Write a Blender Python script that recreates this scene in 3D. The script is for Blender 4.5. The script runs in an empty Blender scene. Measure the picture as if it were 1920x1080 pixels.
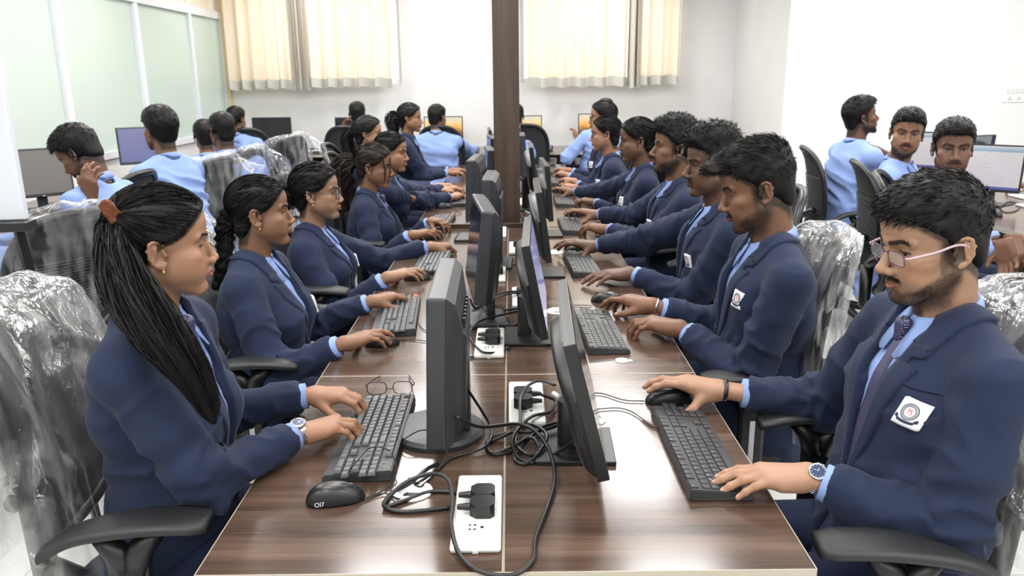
import bpy, bmesh, math, random
import numpy as np
from mathutils import Matrix, Vector
random.seed(7); RNG = np.random.RandomState(7)
PI = math.pi
scene = bpy.context.scene
COL = scene.collection
f32 = np.float32

# ---------------------------------------------------------------- camera
FPX, PITCH, ROLL = 1480.0, math.atan(393/1480.0), 0.0108
CAMP = np.array([0, 0, 1.55])
_F = np.array([-.0008, math.cos(PITCH), -math.sin(PITCH)]); _F /= np.linalg.norm(_F)
_R0 = np.cross(_F, [0, 0, 1.]); _R0 /= np.linalg.norm(_R0); _U0 = np.cross(_R0, _F)
_R = _R0*math.cos(ROLL) - _U0*math.sin(ROLL); _U = _U0*math.cos(ROLL) + _R0*math.sin(ROLL)
cam = bpy.data.cameras.new('camera'); camo = bpy.data.objects.new('camera', cam); COL.objects.link(camo)
M = Matrix.Identity(4)
for i in range(3):
    M[i][0] = _R[i]; M[i][1] = _U[i]; M[i][2] = -_F[i]; M[i][3] = CAMP[i]
camo.matrix_world = M
cam.sensor_width = 36.0; cam.lens = 36.0*FPX/1920; cam.clip_start = .05; cam.clip_end = 60
cam.dof.use_dof = True; cam.dof.focus_distance = 1.85; cam.dof.aperture_fstop = 8.0
scene.camera = camo
def at(px, py, x=None, y=None, z=None):
    """the point seen at a photo pixel on a given world plane"""
    d = _F + _R*(px-960)/FPX - _U*(py-540)/FPX
    t = (z-CAMP[2])/d[2] if z is not None else (y-CAMP[1])/d[1] if y is not None else (x-CAMP[0])/d[0]
    return CAMP + t*d

# ---------------------------------------------------------------- world, lights, exposure
world = bpy.data.worlds.new('world'); scene.world = world; world.use_nodes = True
wn = world.node_tree.nodes; wn['Background'].inputs[0].default_value = (.90, .95, 1, 1); wn['Background'].inputs[1].default_value = 1.7
vs = scene.view_settings; vs.view_transform = 'Standard'; vs.look = 'None'; vs.gamma = 1; vs.use_curve_mapping = False
vs.exposure = 0.0
scene.cycles.use_denoising = True
scene.cycles.max_bounces = 8; scene.cycles.diffuse_bounces = 4; scene.cycles.transparent_max_bounces = 16
scene.cycles.sample_clamp_indirect = 6.0; scene.cycles.caustics_reflective = False; scene.cycles.caustics_refractive = False
def area(name, loc, sx, sy, power, color=(1, 1, 1), rot=(0, 0, 0)):
    l = bpy.data.lights.new(name, 'AREA'); l.shape = 'RECTANGLE'; l.size = sx; l.size_y = sy; l.energy = power; l.color = color
    o = bpy.data.objects.new(name, l); o.location = loc; o.rotation_euler = rot; COL.objects.link(o); return o
CEIL = 2.95
PANELS = [(x, y) for x in (-2.3, -.75, .95, 2.6, 4.4) for y in (-1.6, .3, 2.2, 4.1, 5.5, 6.6)] + [(x, 8.7) for x in (-2.3, -.75, .95)]  # the last row of panels is added to brighten the far wall
for (x, y) in PANELS:
    area('ceiling_panel_light', (x, y, CEIL-.03), .56, .56, 21, (1, .985, .96))
# daylight outside the two windows of the far wall
area('daylight_left_window', (-2.05, 10.75, 2.2), 2.4, 1.7, 60, (1, .96, .9), (-PI/2, 0, 0))
area('daylight_right_window', (1.2, 10.75, 2.2), 2.4, 1.7, 60, (1, .96, .9), (-PI/2, 0, 0))

# ---------------------------------------------------------------- helpers: objects
def link(name, verts, faces, mat, parent=None, smooth=True, col=None, uv=None):
    me = bpy.data.meshes.new(name)
    V = np.asarray(verts, dtype=f32).reshape(-1, 3)
    if isinstance(faces, np.ndarray) and faces.ndim == 2:
        n, k = faces.shape
        me.vertices.add(len(V)); me.vertices.foreach_set('co', V.ravel())
        me.loops.add(n*k); me.polygons.add(n)
        me.loops.foreach_set('vertex_index', faces.astype(np.int32).ravel())
        me.polygons.foreach_set('loop_start', np.arange(0, n*k, k, dtype=np.int32))
        me.update(calc_edges=True); me.validate()
    else:
        me.from_pydata([tuple(map(float, v)) for v in V], [], [tuple(map(int, f)) for f in faces]); me.update()
    if smooth: me.polygons.foreach_set('use_smooth', np.ones(len(me.polygons), dtype=bool))
    if col is not None and len(col) == len(me.vertices):
        ca = me.color_attributes.new('Col', 'FLOAT_COLOR', 'POINT')
        c4 = np.ones((len(col), 4), f32); c4[:, :3] = col; ca.data.foreach_set('color', c4.ravel())
    if uv is not None:
        ul = me.uv_layers.new(name='UV'); li = np.zeros(len(me.loops), np.int32); me.loops.foreach_get('vertex_index', li)
        ul.data.foreach_set('uv', np.asarray(uv, f32)[li].ravel())
    if mat is not None:
        for m in (mat if isinstance(mat, (list, tuple)) else [mat]): me.materials.append(m)
    o = bpy.data.objects.new(name, me); COL.objects.link(o)
    if parent is not None: o.parent = parent
    return o
def tag(o, label=None, cat=None, group=None, kind=None):
    if label: o['label'] = label
    if cat: o['category'] = cat
    if group: o['group'] = group
    if kind: o['kind'] = kind
    return o
def thing(name, label, cat, loc=(0, 0, 0), rz=0, group=None):
    o = bpy.data.objects.new(name, None); COL.objects.link(o); o.location = [float(c) for c in loc]; o.rotation_euler = (0, 0, rz)
    o.empty_display_size = .05
    return tag(o, label, cat, group)
def copy_tree(o, parent=None):
    c = o.copy(); COL.objects.link(c); c.parent = parent
    for ch in list(o.children): copy_tree(ch, c)
    return c

class MB:
    """collects simple shapes for one mesh"""
    def __init__(s): s.v = []; s.f = []
    def add(s, V, Fc):
        b = len(s.v); s.v.extend([tuple(map(float, p)) for p in V]); s.f.extend([tuple(int(i)+b for i in q) for q in Fc]); return s
    def box(s, lo, hi, bev=0.0, rot=None, piv=None):
        bm = bmesh.new(); bmesh.ops.create_cube(bm, size=1)
        lo = Vector(lo); hi = Vector(hi)
        for v in bm.verts: v.co = Vector([(lo[i]+hi[i])/2 + v.co[i]*(hi[i]-lo[i]) for i in range(3)])
        if bev > 0: bmesh.ops.bevel(bm, geom=bm.edges[:], offset=bev, segments=2, affect='EDGES', profile=.5)
        if rot is not None:
            p = Vector(piv if piv is not None else (lo+hi)/2)
            for v in bm.verts: v.co = rot @ (v.co-p) + p
        bm.verts.index_update()
        s.add([v.co for v in bm.verts], [[v.index for v in f.verts] for f in bm.faces]); bm.free(); return s
    def tube(s, pts, r, n=8, caps=True):
        P = [Vector(p) for p in pts]; rs = r if isinstance(r, (list, tuple, np.ndarray)) else [r]*len(P)
        V = []; prev = None
        for i, p in enumerate(P):
            t = (P[min(i+1, len(P)-1)] - P[max(i-1, 0)]); t = t.normalized() if t.length > 1e-9 else Vector((0, 0, 1))
            if prev is None:
                u = t.cross(Vector((0, 0, 1))) if abs(t.z) < .9 else t.cross(Vector((1, 0, 0)))
            else: u = prev - t*prev.dot(t)
            u.normalize(); prev = u; w = t.cross(u)
            for k in range(n):
                a = 2*PI*k/n; V.append(p + (u*math.cos(a) + w*math.sin(a))*rs[i])
        Fc = [(i*n+k, i*n+(k+1) % n, (i+1)*n+(k+1) % n, (i+1)*n+k) for i in range(len(P)-1) for k in range(n)]
        if caps: Fc += [tuple(range(n-1, -1, -1)), tuple((len(P)-1)*n+k for k in range(n))]
        return s.add(V, Fc)
    def lathe(s, prof, n=32, c=(0, 0, 0)):
        V = [(c[0]+r*math.cos(2*PI*k/n), c[1]+r*math.sin(2*PI*k/n), c[2]+z) for r, z in prof for k in range(n)]
        Fc = [(i*n+k, i*n+(k+1) % n, (i+1)*n+(k+1) % n, (i+1)*n+k) for i in range(len(prof)-1) for k in range(n)]
        Fc += [tuple(range(n-1, -1, -1)), tuple((len(prof)-1)*n+k for k in range(n))]
        return s.add(V, Fc)
    def prism(s, poly, z0, z1):
        n = len(poly); V = [(x, y, z0) for x, y in poly] + [(x, y, z1) for x, y in poly]
        return s.add(V, [tuple(range(n-1, -1, -1)), tuple(range(n, 2*n))] + [(i, (i+1) % n, n+(i+1) % n, n+i) for i in range(n)])
    def xform(s, Mx): s.v = [tuple(Mx @ Vector(p)) for p in s.v]; return s
    def build(s, name, mat, parent=None, smooth=False):
        o = link(name, s.v, s.f, mat, parent, smooth)
        if smooth == 'auto':
            me = o.data; me.set_sharp_from_angle(angle=math.radians(40))
        return o
def spline(pts, n=8):
    """Catmull-Rom through points"""
    P = np.asarray(pts, float); P = np.vstack([2*P[0]-P[1], P, 2*P[-1]-P[-2]]); out = []
    for i in range(1, len(P)-2):
        for k in range(n):
            t = k/n; a, b, c, d = P[i-1], P[i], P[i+1], P[i+2]
            out.append(.5*((2*b)+(-a+c)*t+(2*a-5*b+4*c-d)*t*t+(-a+3*b-3*c+d)*t**3))
    out.append(P[-2]); return np.array(out)

# ---------------------------------------------------------------- materials
def mat(name, base=(.5, .5, .5), rough=.5, metal=0, spec=.5, **kw):
    m = bpy.data.materials.new(name); m.use_nodes = True; b = m.node_tree.nodes['Principled BSDF']
    b.inputs['Base Color'].default_value = (*base, 1); b.inputs['Roughness'].default_value = rough
    b.inputs['Metallic'].default_value = metal; b.inputs['Specular IOR Level'].default_value = spec
    for k, v in kw.items(): b.inputs[k.replace('_', ' ')].default_value = v
    return m
def nd(m, t, **kw):
    n = m.node_tree.nodes.new(t)
    for k, v in kw.items(): setattr(n, k, v)
    return n
def ln(m, a, ao, b, bi): m.node_tree.links.new(a.outputs[ao], b.inputs[bi])
def coords(m, scale=(1, 1, 1), kind='Object'):
    tc = nd(m, 'ShaderNodeTexCoord'); mp = nd(m, 'ShaderNodeMapping'); mp.inputs['Scale'].default_value = scale
    ln(m, tc, kind, mp, 'Vector'); return mp
def grain(m, c0, c1, scale=(1, 1, 1), ns=5, detail=6, lo=.35, hi=.65, bump=0, kind='Object', dist=0):
    """two-colour noise on a material, optional bump"""
    b = m.node_tree.nodes['Principled BSDF']; mp = coords(m, scale, kind); n = nd(m, 'ShaderNodeTexNoise')
    n.inputs['Scale'].default_value = ns; n.inputs['Detail'].default_value = detail; n.inputs['Distortion'].default_value = dist
    ln(m, mp, 'Vector', n, 'Vector'); r = nd(m, 'ShaderNodeValToRGB'); r.color_ramp.elements[0].position = lo; r.color_ramp.elements[1].position = hi
    r.color_ramp.elements[0].color = (*c0, 1); r.color_ramp.elements[1].color = (*c1, 1)
    ln(m, n, 'Fac', r, 'Fac'); ln(m, r, 'Color', b, 'Base Color')
    if bump:
        bp = nd(m, 'ShaderNodeBump'); bp.inputs['Strength'].default_value = bump; bp.inputs['Distance'].default_value = .002
        ln(m, n, 'Fac', bp, 'Height'); ln(m, bp, 'Normal', b, 'Normal')
    return m
def fabric(name, c0, c1, rough=.9, weave=1600, sheen=.15, bump=.25):
    m = mat(name, c0, rough, spec=.2); b = m.node_tree.nodes['Principled BSDF']
    b.inputs['Sheen Weight'].default_value = sheen; b.inputs['Sheen Roughness'].default_value = .5
    grain(m, c0, c1, (1, 1, 1), 320, 3, .3, .7, bump)
    return m

BLAZER = fabric('navy_wool', (.0120, .0185, .046), (.0165, .025, .059), .80, sheen=.05, bump=.06)
TROUSER = fabric('dark_navy_cloth', (.008, .012, .034), (.012, .018, .046), .85, sheen=.04, bump=.06)
SHIRT = fabric('light_blue_cotton', (.22, .315, .60), (.255, .355, .65), .8, sheen=.03, bump=.05)
LAPEL = BLAZER
TIE = mat('dotted_tie', (.02, .02, .07), .45)
def _tie():
    m = TIE; b = m.node_tree.nodes['Principled BSDF']; tc = nd(m, 'ShaderNodeTexCoord'); mp = nd(m, 'ShaderNodeMapping')
    mp.inputs['Scale'].default_value = (1, 1, 1); mp.inputs['Rotation'].default_value = (0, 0, .785); ln(m, tc, 'UV', mp, 'Vector')
    v = nd(m, 'ShaderNodeTexVoronoi'); v.inputs['Randomness'].default_value = 0; v.inputs['Scale'].default_value = 270
    ln(m, mp, 'Vector', v, 'Vector'); r = nd(m, 'ShaderNodeValToRGB'); e = r.color_ramp.elements
    e[0].position = .15; e[0].color = (.30, .30, .45, 1); e[1].position = .22; e[1].color = (.016, .016, .058, 1)
    ln(m, v, 'Distance', r, 'Fac'); ln(m, r, 'Color', b, 'Base Color')
_tie()
def vcol(name, rough, **kw):
    m = mat(name, (.5, .5, .5), rough, **kw); a = nd(m, 'ShaderNodeVertexColor'); a.layer_name = 'Col'
    ln(m, a, 'Color', m.node_tree.nodes['Principled BSDF'], 'Base Color'); return m
SKIN = vcol('skin', .48, spec=.35)
def _skin():
    b = SKIN.node_tree.nodes['Principled BSDF']; b.inputs['Subsurface Weight'].default_value = .12
    b.inputs['Subsurface Radius'].default_value = (.6, .25, .12); b.inputs['Subsurface Scale'].default_value = .012
    mp = coords(SKIN); n = nd(SKIN, 'ShaderNodeTexNoise'); n.inputs['Scale'].default_value = 420; n.inputs['Detail'].default_value = 3
    ln(SKIN, mp, 'Vector', n, 'Vector'); bp = nd(SKIN, 'ShaderNodeBump'); bp.inputs['Strength'].default_value = .12; bp.inputs['Distance'].default_value = .001
    ln(SKIN, n, 'Fac', bp, 'Height'); ln(SKIN, bp, 'Normal', b, 'Normal')
_skin()
EYE = vcol('eyeball', .12, spec=.6)
HAIR = mat('black_hair', (.005, .0045, .0045), .48, spec=.22)
HAIRB = mat('dark_brown_hair', (.016, .009, .007), .42, spec=.35)
for _m in (HAIR, HAIRB):
    mp = coords(_m, (1, 1, 1)); n = nd(_m, 'ShaderNodeTexNoise'); n.inputs['Scale'].default_value = 300; n.inputs['Detail'].default_value = 2
    ln(_m, mp, 'Vector', n, 'Vector'); bp = nd(_m, 'ShaderNodeBump'); bp.inputs['Strength'].default_value = .3; bp.inputs['Distance'].default_value = .001
    ln(_m, n, 'Fac', bp, 'Height'); ln(_m, bp, 'Normal', _m.node_tree.nodes['Principled BSDF'], 'Normal')
BLACKP = mat('black_plastic', (.009, .0095, .011), .36)
DARKP = mat('dark_grey_plastic', (.029, .032, .037), .40)
MESHP = mat('chair_mesh', (.011, .012, .014), .8)
ARMP = mat('armrest_rubber', (.014, .015, .017), .5)
CHROME = mat('steel', (.62, .62, .62), .22, 1)
GOLD = mat('gold', (.85, .55, .18), .2, 1)
WHITEP = mat('white_plastic', (.82, .82, .80), .3)
# ---------------------------------------------------------------- signed-distance modelling (bodies, clothes, hair)
def _hash(i, j, k, s):
    h = (i*374761393 + j*668265263 + k*1274126177 + s*974634777) & 0x7fffffff
    h = ((h ^ (h >> 13))*1103515245) & 0x7fffffff
    return ((h ^ (h >> 16)) & 0xffff)/65535.0
def vnoise(p, s=0):
    """smooth value noise in -1..1, p is (N,3)"""
    p = np.asarray(p, np.float64); i = np.floor(p).astype(np.int64); f = p-i; f = f*f*(3-2*f); r = 0
    for dx in (0, 1):
        for dy in (0, 1):
            for dz in (0, 1):
                w = (f[:, 0] if dx else 1-f[:, 0])*(f[:, 1] if dy else 1-f[:, 1])*(f[:, 2] if dz else 1-f[:, 2])
                r = r + w*_hash(i[:, 0]+dx, i[:, 1]+dy, i[:, 2]+dz, s)
    return r*2-1
def fbm(p, s=0, o=3):
    r = 0; a = .6
    for k in range(o): r = r + a*vnoise(p*(2.03**k)+k*7.3, s+k); a *= .5
    return r
def sm(a, b, x):
    t = np.clip((x-a)/(b-a+1e-12), 0, 1); return t*t*(3-2*t)

class SDF:
    def __init__(s, lo, hi, h, axes=None):
        s.lo = np.array(lo, float); s.h = h; s.n = np.maximum(3, np.ceil((np.array(hi)-s.lo)/h).astype(int)+1)
        s.ax = axes or [(s.lo[i]+h*np.arange(s.n[i])).astype(f32) for i in range(3)]; s.n = np.array([len(a) for a in s.ax])
        s.F = np.full(tuple(s.n), .2, f32)
    def _sl(s, blo, bhi):
        sl = []; g = []
        for i in range(3):
            a = int(max(0, np.searchsorted(s.ax[i], blo[i])-1)); b = int(min(s.n[i], np.searchsorted(s.ax[i], bhi[i])+1))
            if b <= a: return None, None
            sl.append(slice(a, b)); sh = [1, 1, 1]; sh[i] = -1; g.append(s.ax[i][a:b].reshape(sh))
        return tuple(sl), g
    def op(s, fn, blo, bhi, k=.004, mode='u', mg=None):
        mg = (k+3*s.h) if mg is None else mg
        sl, g = s._sl(np.array(blo)-mg, np.array(bhi)+mg)
        if sl is None: return s
        d = fn(*g); a = s.F[sl]
        if mode == 'u':
            h = np.clip(.5+.5*(a-d)/k, 0, 1); s.F[sl] = a+(d-a)*h - k*h*(1-h)
        elif mode == 's':
            d = -d; h = np.clip(.5+.5*(d-a)/k, 0, 1); s.F[sl] = a+(d-a)*h + k*h*(1-h)
        else:
            s.F[sl] = np.maximum(a, d)
        return s
    def ell(s, c, r, k=.004, mode='u', R=None, mg=None):
        c = np.array(c, float); r = np.array(r, float)
        def fn(X, Y, Z):
            x, y, z = X-c[0], Y-c[1], Z-c[2]
            if R is not None: x, y, z = R[0, 0]*x+R[1, 0]*y+R[2, 0]*z, R[0, 1]*x+R[1, 1]*y+R[2, 1]*z, R[0, 2]*x+R[1, 2]*y+R[2, 2]*z
            k0 = np.sqrt((x/r[0])**2+(y/r[1])**2+(z/r[2])**2); k1 = np.sqrt((x/r[0]**2)**2+(y/r[1]**2)**2+(z/r[2]**2)**2)+1e-6
            return k0*(k0-1)/k1
        e = r if R is None else np.full(3, r.max())
        return s.op(fn, c-e, c+e, k, mode, mg)
    def cap(s, a, b, ra, rb=None, k=.004, mode='u', mg=None, flat=False):
        a = np.array(a, float); b = np.array(b, float); rb = ra if rb is None else rb; ba = b-a; l2 = float(ba@ba)+1e-12; L = math.sqrt(l2)
        def fn(X, Y, Z):
            x, y, z = X-a[0], Y-a[1], Z-a[2]; t = (x*ba[0]+y*ba[1]+z*ba[2])/l2; tc = np.clip(t, 0, 1)
            d = np.sqrt((x-tc*ba[0])**2+(y-tc*ba[1])**2+(z-tc*ba[2])**2) - (ra+(rb-ra)*tc)
            if flat: d = np.maximum(d, (t-1)*L)
            return d
        rm = max(ra, rb); return s.op(fn, np.minimum(a, b)-rm, np.maximum(a, b)+rm, k, mode, mg)
    def sample(s, p):
        q = (np.asarray(p)-s.lo)/s.h; q = np.clip(q, 0, s.n-1.001); i = q.astype(int); f = q-i; r = 0
        for dx in (0, 1):
            for dy in (0, 1):
                for dz in (0, 1):
                    w = (f[:, 0] if dx else 1-f[:, 0])*(f[:, 1] if dy else 1-f[:, 1])*(f[:, 2] if dz else 1-f[:, 2])
                    r = r + w*s.F[i[:, 0]+dx, i[:, 1]+dy, i[:, 2]+dz]
        return r
    def grad(s, p):
        e = s.h*1.0; g = np.stack([s.sample(p+np.eye(3)[i]*e)-s.sample(p-np.eye(3)[i]*e) for i in range(3)], 1)
        return g/(np.linalg.norm(g, axis=1, keepdims=True)+1e-9)
    def snap(s, p, off, it=5):
        p = np.array(p, float)
        for _ in range(it): p = p - np.clip(s.sample(p)-off, -.02, .02)[:, None]*s.grad(p)
        return p
    def mesh(s, relax=1):
        F = s.F.copy(); F[0], F[-1], F[:, 0], F[:, -1], F[:, :, 0], F[:, :, -1] = .1, .1, .1, .1, .1, .1
        S = F < 0; n0, n1, n2 = (d-1 for d in F.shape)
        cnt = np.zeros((n0, n1, n2), np.int8)
        for c in np.ndindex(2, 2, 2): cnt += S[c[0]:c[0]+n0, c[1]:c[1]+n1, c[2]:c[2]+n2]
        act = (cnt > 0) & (cnt < 8); I = np.argwhere(act); idx = np.full(act.shape, -1, np.int32); idx[act] = np.arange(len(I))
        acc = np.zeros((len(I), 3)); w = np.zeros(len(I))
        V = {c: F[I[:, 0]+c[0], I[:, 1]+c[1], I[:, 2]+c[2]] for c in np.ndindex(2, 2, 2)}
        for c in np.ndindex(2, 2, 2):
            for ax in range(3):
                if c[ax]: continue
                d = list(c); d[ax] = 1; a, b = V[c], V[tuple(d)]; m = (a < 0) != (b < 0)
                t = np.where(m, a/(a-b+1e-20), 0); p = np.zeros((len(I), 3)) + np.array(c); p[:, ax] += t
                acc += p*m[:, None]; w += m
        G_ = I + acc/w[:, None]; vert = np.stack([np.interp(G_[:, i], np.arange(s.n[i]), s.ax[i]) for i in range(3)], 1)
        quads = []
        for ax in range(3):
            sl0 = [slice(1, n0), slice(1, n1), slice(1, n2)]; sl1 = list(sl0)
            sl0[ax] = slice(0, [n0, n1, n2][ax]); sl1[ax] = slice(1, [n0, n1, n2][ax]+1)
            a = S[tuple(sl0)]; b = S[tuple(sl1)]; E = np.argwhere(a != b)
            if not len(E): continue
            o = np.array([1, 1, 1]); o[ax] = 0; E = E+o; inside = S[E[:, 0], E[:, 1], E[:, 2]]
            u, v = [(1, 2), (2, 0), (0, 1)][ax]; du = np.zeros(3, int); dv = np.zeros(3, int); du[u] = 1; dv[v] = 1
            g = lambda P: idx[P[:, 0], P[:, 1], P[:, 2]]
            q = np.stack([g(E-du-dv), g(E-dv), g(E), g(E-du)], 1); q[~inside] = q[~inside][:, ::-1]
            quads.append(q)
        Q = np.vstack(quads); Q = Q[(Q >= 0).all(1)]
        for _ in range(relax):
            nb = np.zeros_like(vert); c = np.zeros(len(vert))
            for k in range(4):
                for j in (1, 3): np.add.at(nb, Q[:, k], vert[Q[:, (k+j) % 4]]); np.add.at(c, Q[:, k], 1)
            vert = vert*.5 + .5*nb/np.maximum(c, 1)[:, None]
        return vert, Q
def normals(V, Q):
    n = np.zeros_like(V); fn = np.cross(V[Q[:, 2]]-V[Q[:, 0]], V[Q[:, 3]]-V[Q[:, 1]])
    for k in range(4): np.add.at(n, Q[:, k], fn)
    return n/(np.linalg.norm(n, axis=1, keepdims=True)+1e-12)
class Parts:
    """joins quad arrays with colours into one mesh"""
    def __init__(s): s.V = []; s.Q = []; s.C = []; s.n = 0
    def add(s, V, Q, C):
        C = np.asarray(C, float); C = np.tile(C, (len(V), 1)) if C.ndim == 1 else C
        s.V.append(np.asarray(V, float)); s.Q.append(np.asarray(Q)+s.n); s.C.append(C); s.n += len(V)
    def build(s, name, m, parent):
        return link(name, np.vstack(s.V), np.vstack(s.Q), m, parent, True, np.vstack(s.C))
def grid_faces(nr, nc, wrap=False):
    c = np.arange(nc if wrap else nc-1); r = np.arange(nr-1)
    R_, C_ = np.meshgrid(r, c, indexing='ij'); a = R_*nc+C_; b = R_*nc+(C_+1) % nc
    return np.stack([a, b, b+nc, a+nc], -1).reshape(-1, 4)
def tube_arr(P, r, n=8):
    P = np.asarray(P, float); r = np.broadcast_to(np.asarray(r, float), (len(P),)); T = np.gradient(P, axis=0); T /= np.linalg.norm(T, axis=1, keepdims=True)+1e-9
    u = np.cross(T[0], [0, 0, 1.]) if abs(T[0][2]) < .9 else np.cross(T[0], [1., 0, 0]); U = []
    for t in T: u = u-t*(u@t); u = u/(np.linalg.norm(u)+1e-9); U.append(u)
    U = np.array(U); W = np.cross(T, U); a = 2*PI*np.arange(n)/n
    V = P[:, None]+r[:, None, None]*(U[:, None]*np.cos(a)[None, :, None]+W[:, None]*np.sin(a)[None, :, None])
    return V.reshape(-1, 3), grid_faces(len(P), n, True)[:, ::-1]
def strands(paths, w, n=2):
    """paths (N,S,3) -> thin tapered tubes in one mesh"""
    N, S, _ = paths.shape; T = np.gradient(paths, axis=1); T /= np.linalg.norm(T, axis=2, keepdims=True)+1e-9
    ref = RNG.randn(N, 1, 3)+np.zeros((N, S, 3)); U = np.cross(T, ref); U /= np.linalg.norm(U, axis=2, keepdims=True)+1e-9; W = np.cross(T, U)
    t = np.linspace(0, 1, S); prof = np.minimum(1, .35+t*4)*(1-t**2.2)+.04; w = np.broadcast_to(np.asarray(w, float), (N,))
    V = []
    for k in range(n):
        a = 2*PI*k/n; V.append(paths+(U*math.cos(a)+W*math.sin(a))*(prof[None, :, None]*w[:, None, None]))
    V = np.stack(V, 2).reshape(-1, 3); G = grid_faces(S, n, n > 2)
    Q = (G[None]+(np.arange(N)*S*n)[:, None, None]).reshape(-1, 4)
    return V, Q
def rotm(yaw=0, pitch=0, roll=0):
    return np.array((Matrix.Rotation(yaw, 3, 'Z') @ Matrix.Rotation(pitch, 3, 'X') @ Matrix.Rotation(roll, 3, 'Y')))

# ---------------------------------------------------------------- hands
_HC = {}
POSES = {  # mcp, pip, dip flex (deg) for index..little, palm lift, thumb
    'type': dict(f=[(22, 38, 22), (18, 42, 22), (20, 42, 22), (24, 36, 20)], lift=8, th=(.62, -.25)),
    'reach': dict(f=[(8, 28, 16), (20, 36, 20), (24, 40, 22), (26, 36, 20)], lift=8, th=(.75, -.2)),
    'mouse': dict(f=[(6, 22, 18), (6, 24, 18), (14, 30, 20), (18, 32, 20)], lift=10, th=(.95, -.55)),
    'flat': dict(f=[(8, 16, 8), (8, 18, 8), (10, 18, 8), (12, 18, 8)], lift=2, th=(.8, -.2)),
    'curl': dict(f=[(35, 60, 35), (40, 65, 35), (45, 65, 35), (45, 60, 35)], lift=0, th=(.5, -.5)),
    'cup': dict(f=[(22, 30, 18), (26, 30, 18), (30, 32, 18), (32, 34, 18)], lift=0, th=(.7, -.3)),
}
def hand(pose, h):
    key = (pose, h)
    if key in _HC: return _HC[key]
    P = POSES[pose]; s = SDF((-.085, -.11, -.10), (.06, .205, .05), h)
    lift = math.radians(P['lift'])
    def L(y, z=0): return np.array([0, y*math.cos(lift)-z*math.sin(lift), y*math.sin(lift)+z*math.cos(lift)])
    s.cap((-.008, -.10, -.001), (-.009, .0, 0), .0215, .0185, .01); s.cap((.008, -.10, -.001), (.009, .0, 0), .0215, .0180, .012)
    nails = []; kn = []
    bx = [-.027, -.0085, .0095, .0265]; by = [.088, .092, .086, .076]; rad = [.0098, .0100, .0094, .0082]
    seg = [(.043, .025, .021), (.047, .028, .022), (.043, .026, .021), (.034, .020, .019)]; yaw = [-.10, -.02, .06, .17]
    wx = [-.016, -.006, .005, .015]
    for i in range(4):
        k0 = np.array([bx[i], 0, 0])+L(by[i], .002-abs(i-1.2)*.0022); w0 = np.array([wx[i], .0, -.001])
        s.cap(w0, k0, .0165, .0125, .016); s.cap(w0+[0, .02, -.010], k0+[0, -.02, -.008], .013, .011, .014)
        s.ell(k0+[0, 0, .002], (.0085, .010, .0085), .006)
        p = k0; a = -lift+math.radians(P['f'][i][0]); r = rad[i]
        for j in range(3):
            if j: a += math.radians(P['f'][i][j])
            d = np.array([math.sin(yaw[i])*math.cos(a), math.cos(yaw[i])*math.cos(a), -math.sin(a)]); q = p+d*seg[i][j]
            r2 = r*(.93, .90, .84)[j]; s.cap(p, q, r, r2, .0035 if j else .008)
            if j == 1: kn.append(p)
            s.ell(p, (r*1.04,)*3, .003)
            p, r = q, r2
        up = np.array([0, math.sin(a), math.cos(a)]); nails.append((p-d*.002+up*r*.75, d, up, r))
    ty, tz = P['th']; t0 = np.array([-.014, .016, -.008])
    s.cap(t0, (-.036, .046, -.016), .0175, .0135, .014); a1 = np.array([-.036, .046, -.016])
    d1 = np.array([-math.sin(ty), math.cos(ty), tz]); d1 /= np.linalg.norm(d1); a2 = a1+d1*.034
    d2 = np.array([-math.sin(ty-.35), math.cos(ty-.35), tz*.8]); d2 /= np.linalg.norm(d2); a3 = a2+d2*.026
    s.cap(a1, a2, .0125, .0105, .007); s.cap(a2, a3, .0108, .0088, .004); s.ell(a2, (.0112,)*3, .003)
    up = np.cross(np.cross(d2, [0, 0, 1.]), d2); up /= np.linalg.norm(up); nails.append((a3-d2*.002+up*.0062, d2, up, .0092))
    V, Q = s.mesh(1)
    nm = np.zeros(len(V)); km = np.zeros(len(V))
    for (c, d, u, r) in nails:
        q = V-c; side = np.cross(d, u); nm = np.maximum(nm, sm(1.15, .75, np.sqrt(((q@d)/(r*1.0))**2+((q@side)/(r*.78))**2+((q@u)/(r*.5))**2)))
    for c in kn: km = np.maximum(km, sm(.011, .004, np.linalg.norm(V-c-[0, 0, .006], axis=1)))
    tipm = sm(.11, .17, V[:, 1])
    _HC[key] = (V, Q, nm, km, tipm); return _HC[key]
REACH = {'type': .150, 'reach': .165, 'mouse': .160, 'flat': .172, 'curl': .11, 'cup': .15}

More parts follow.
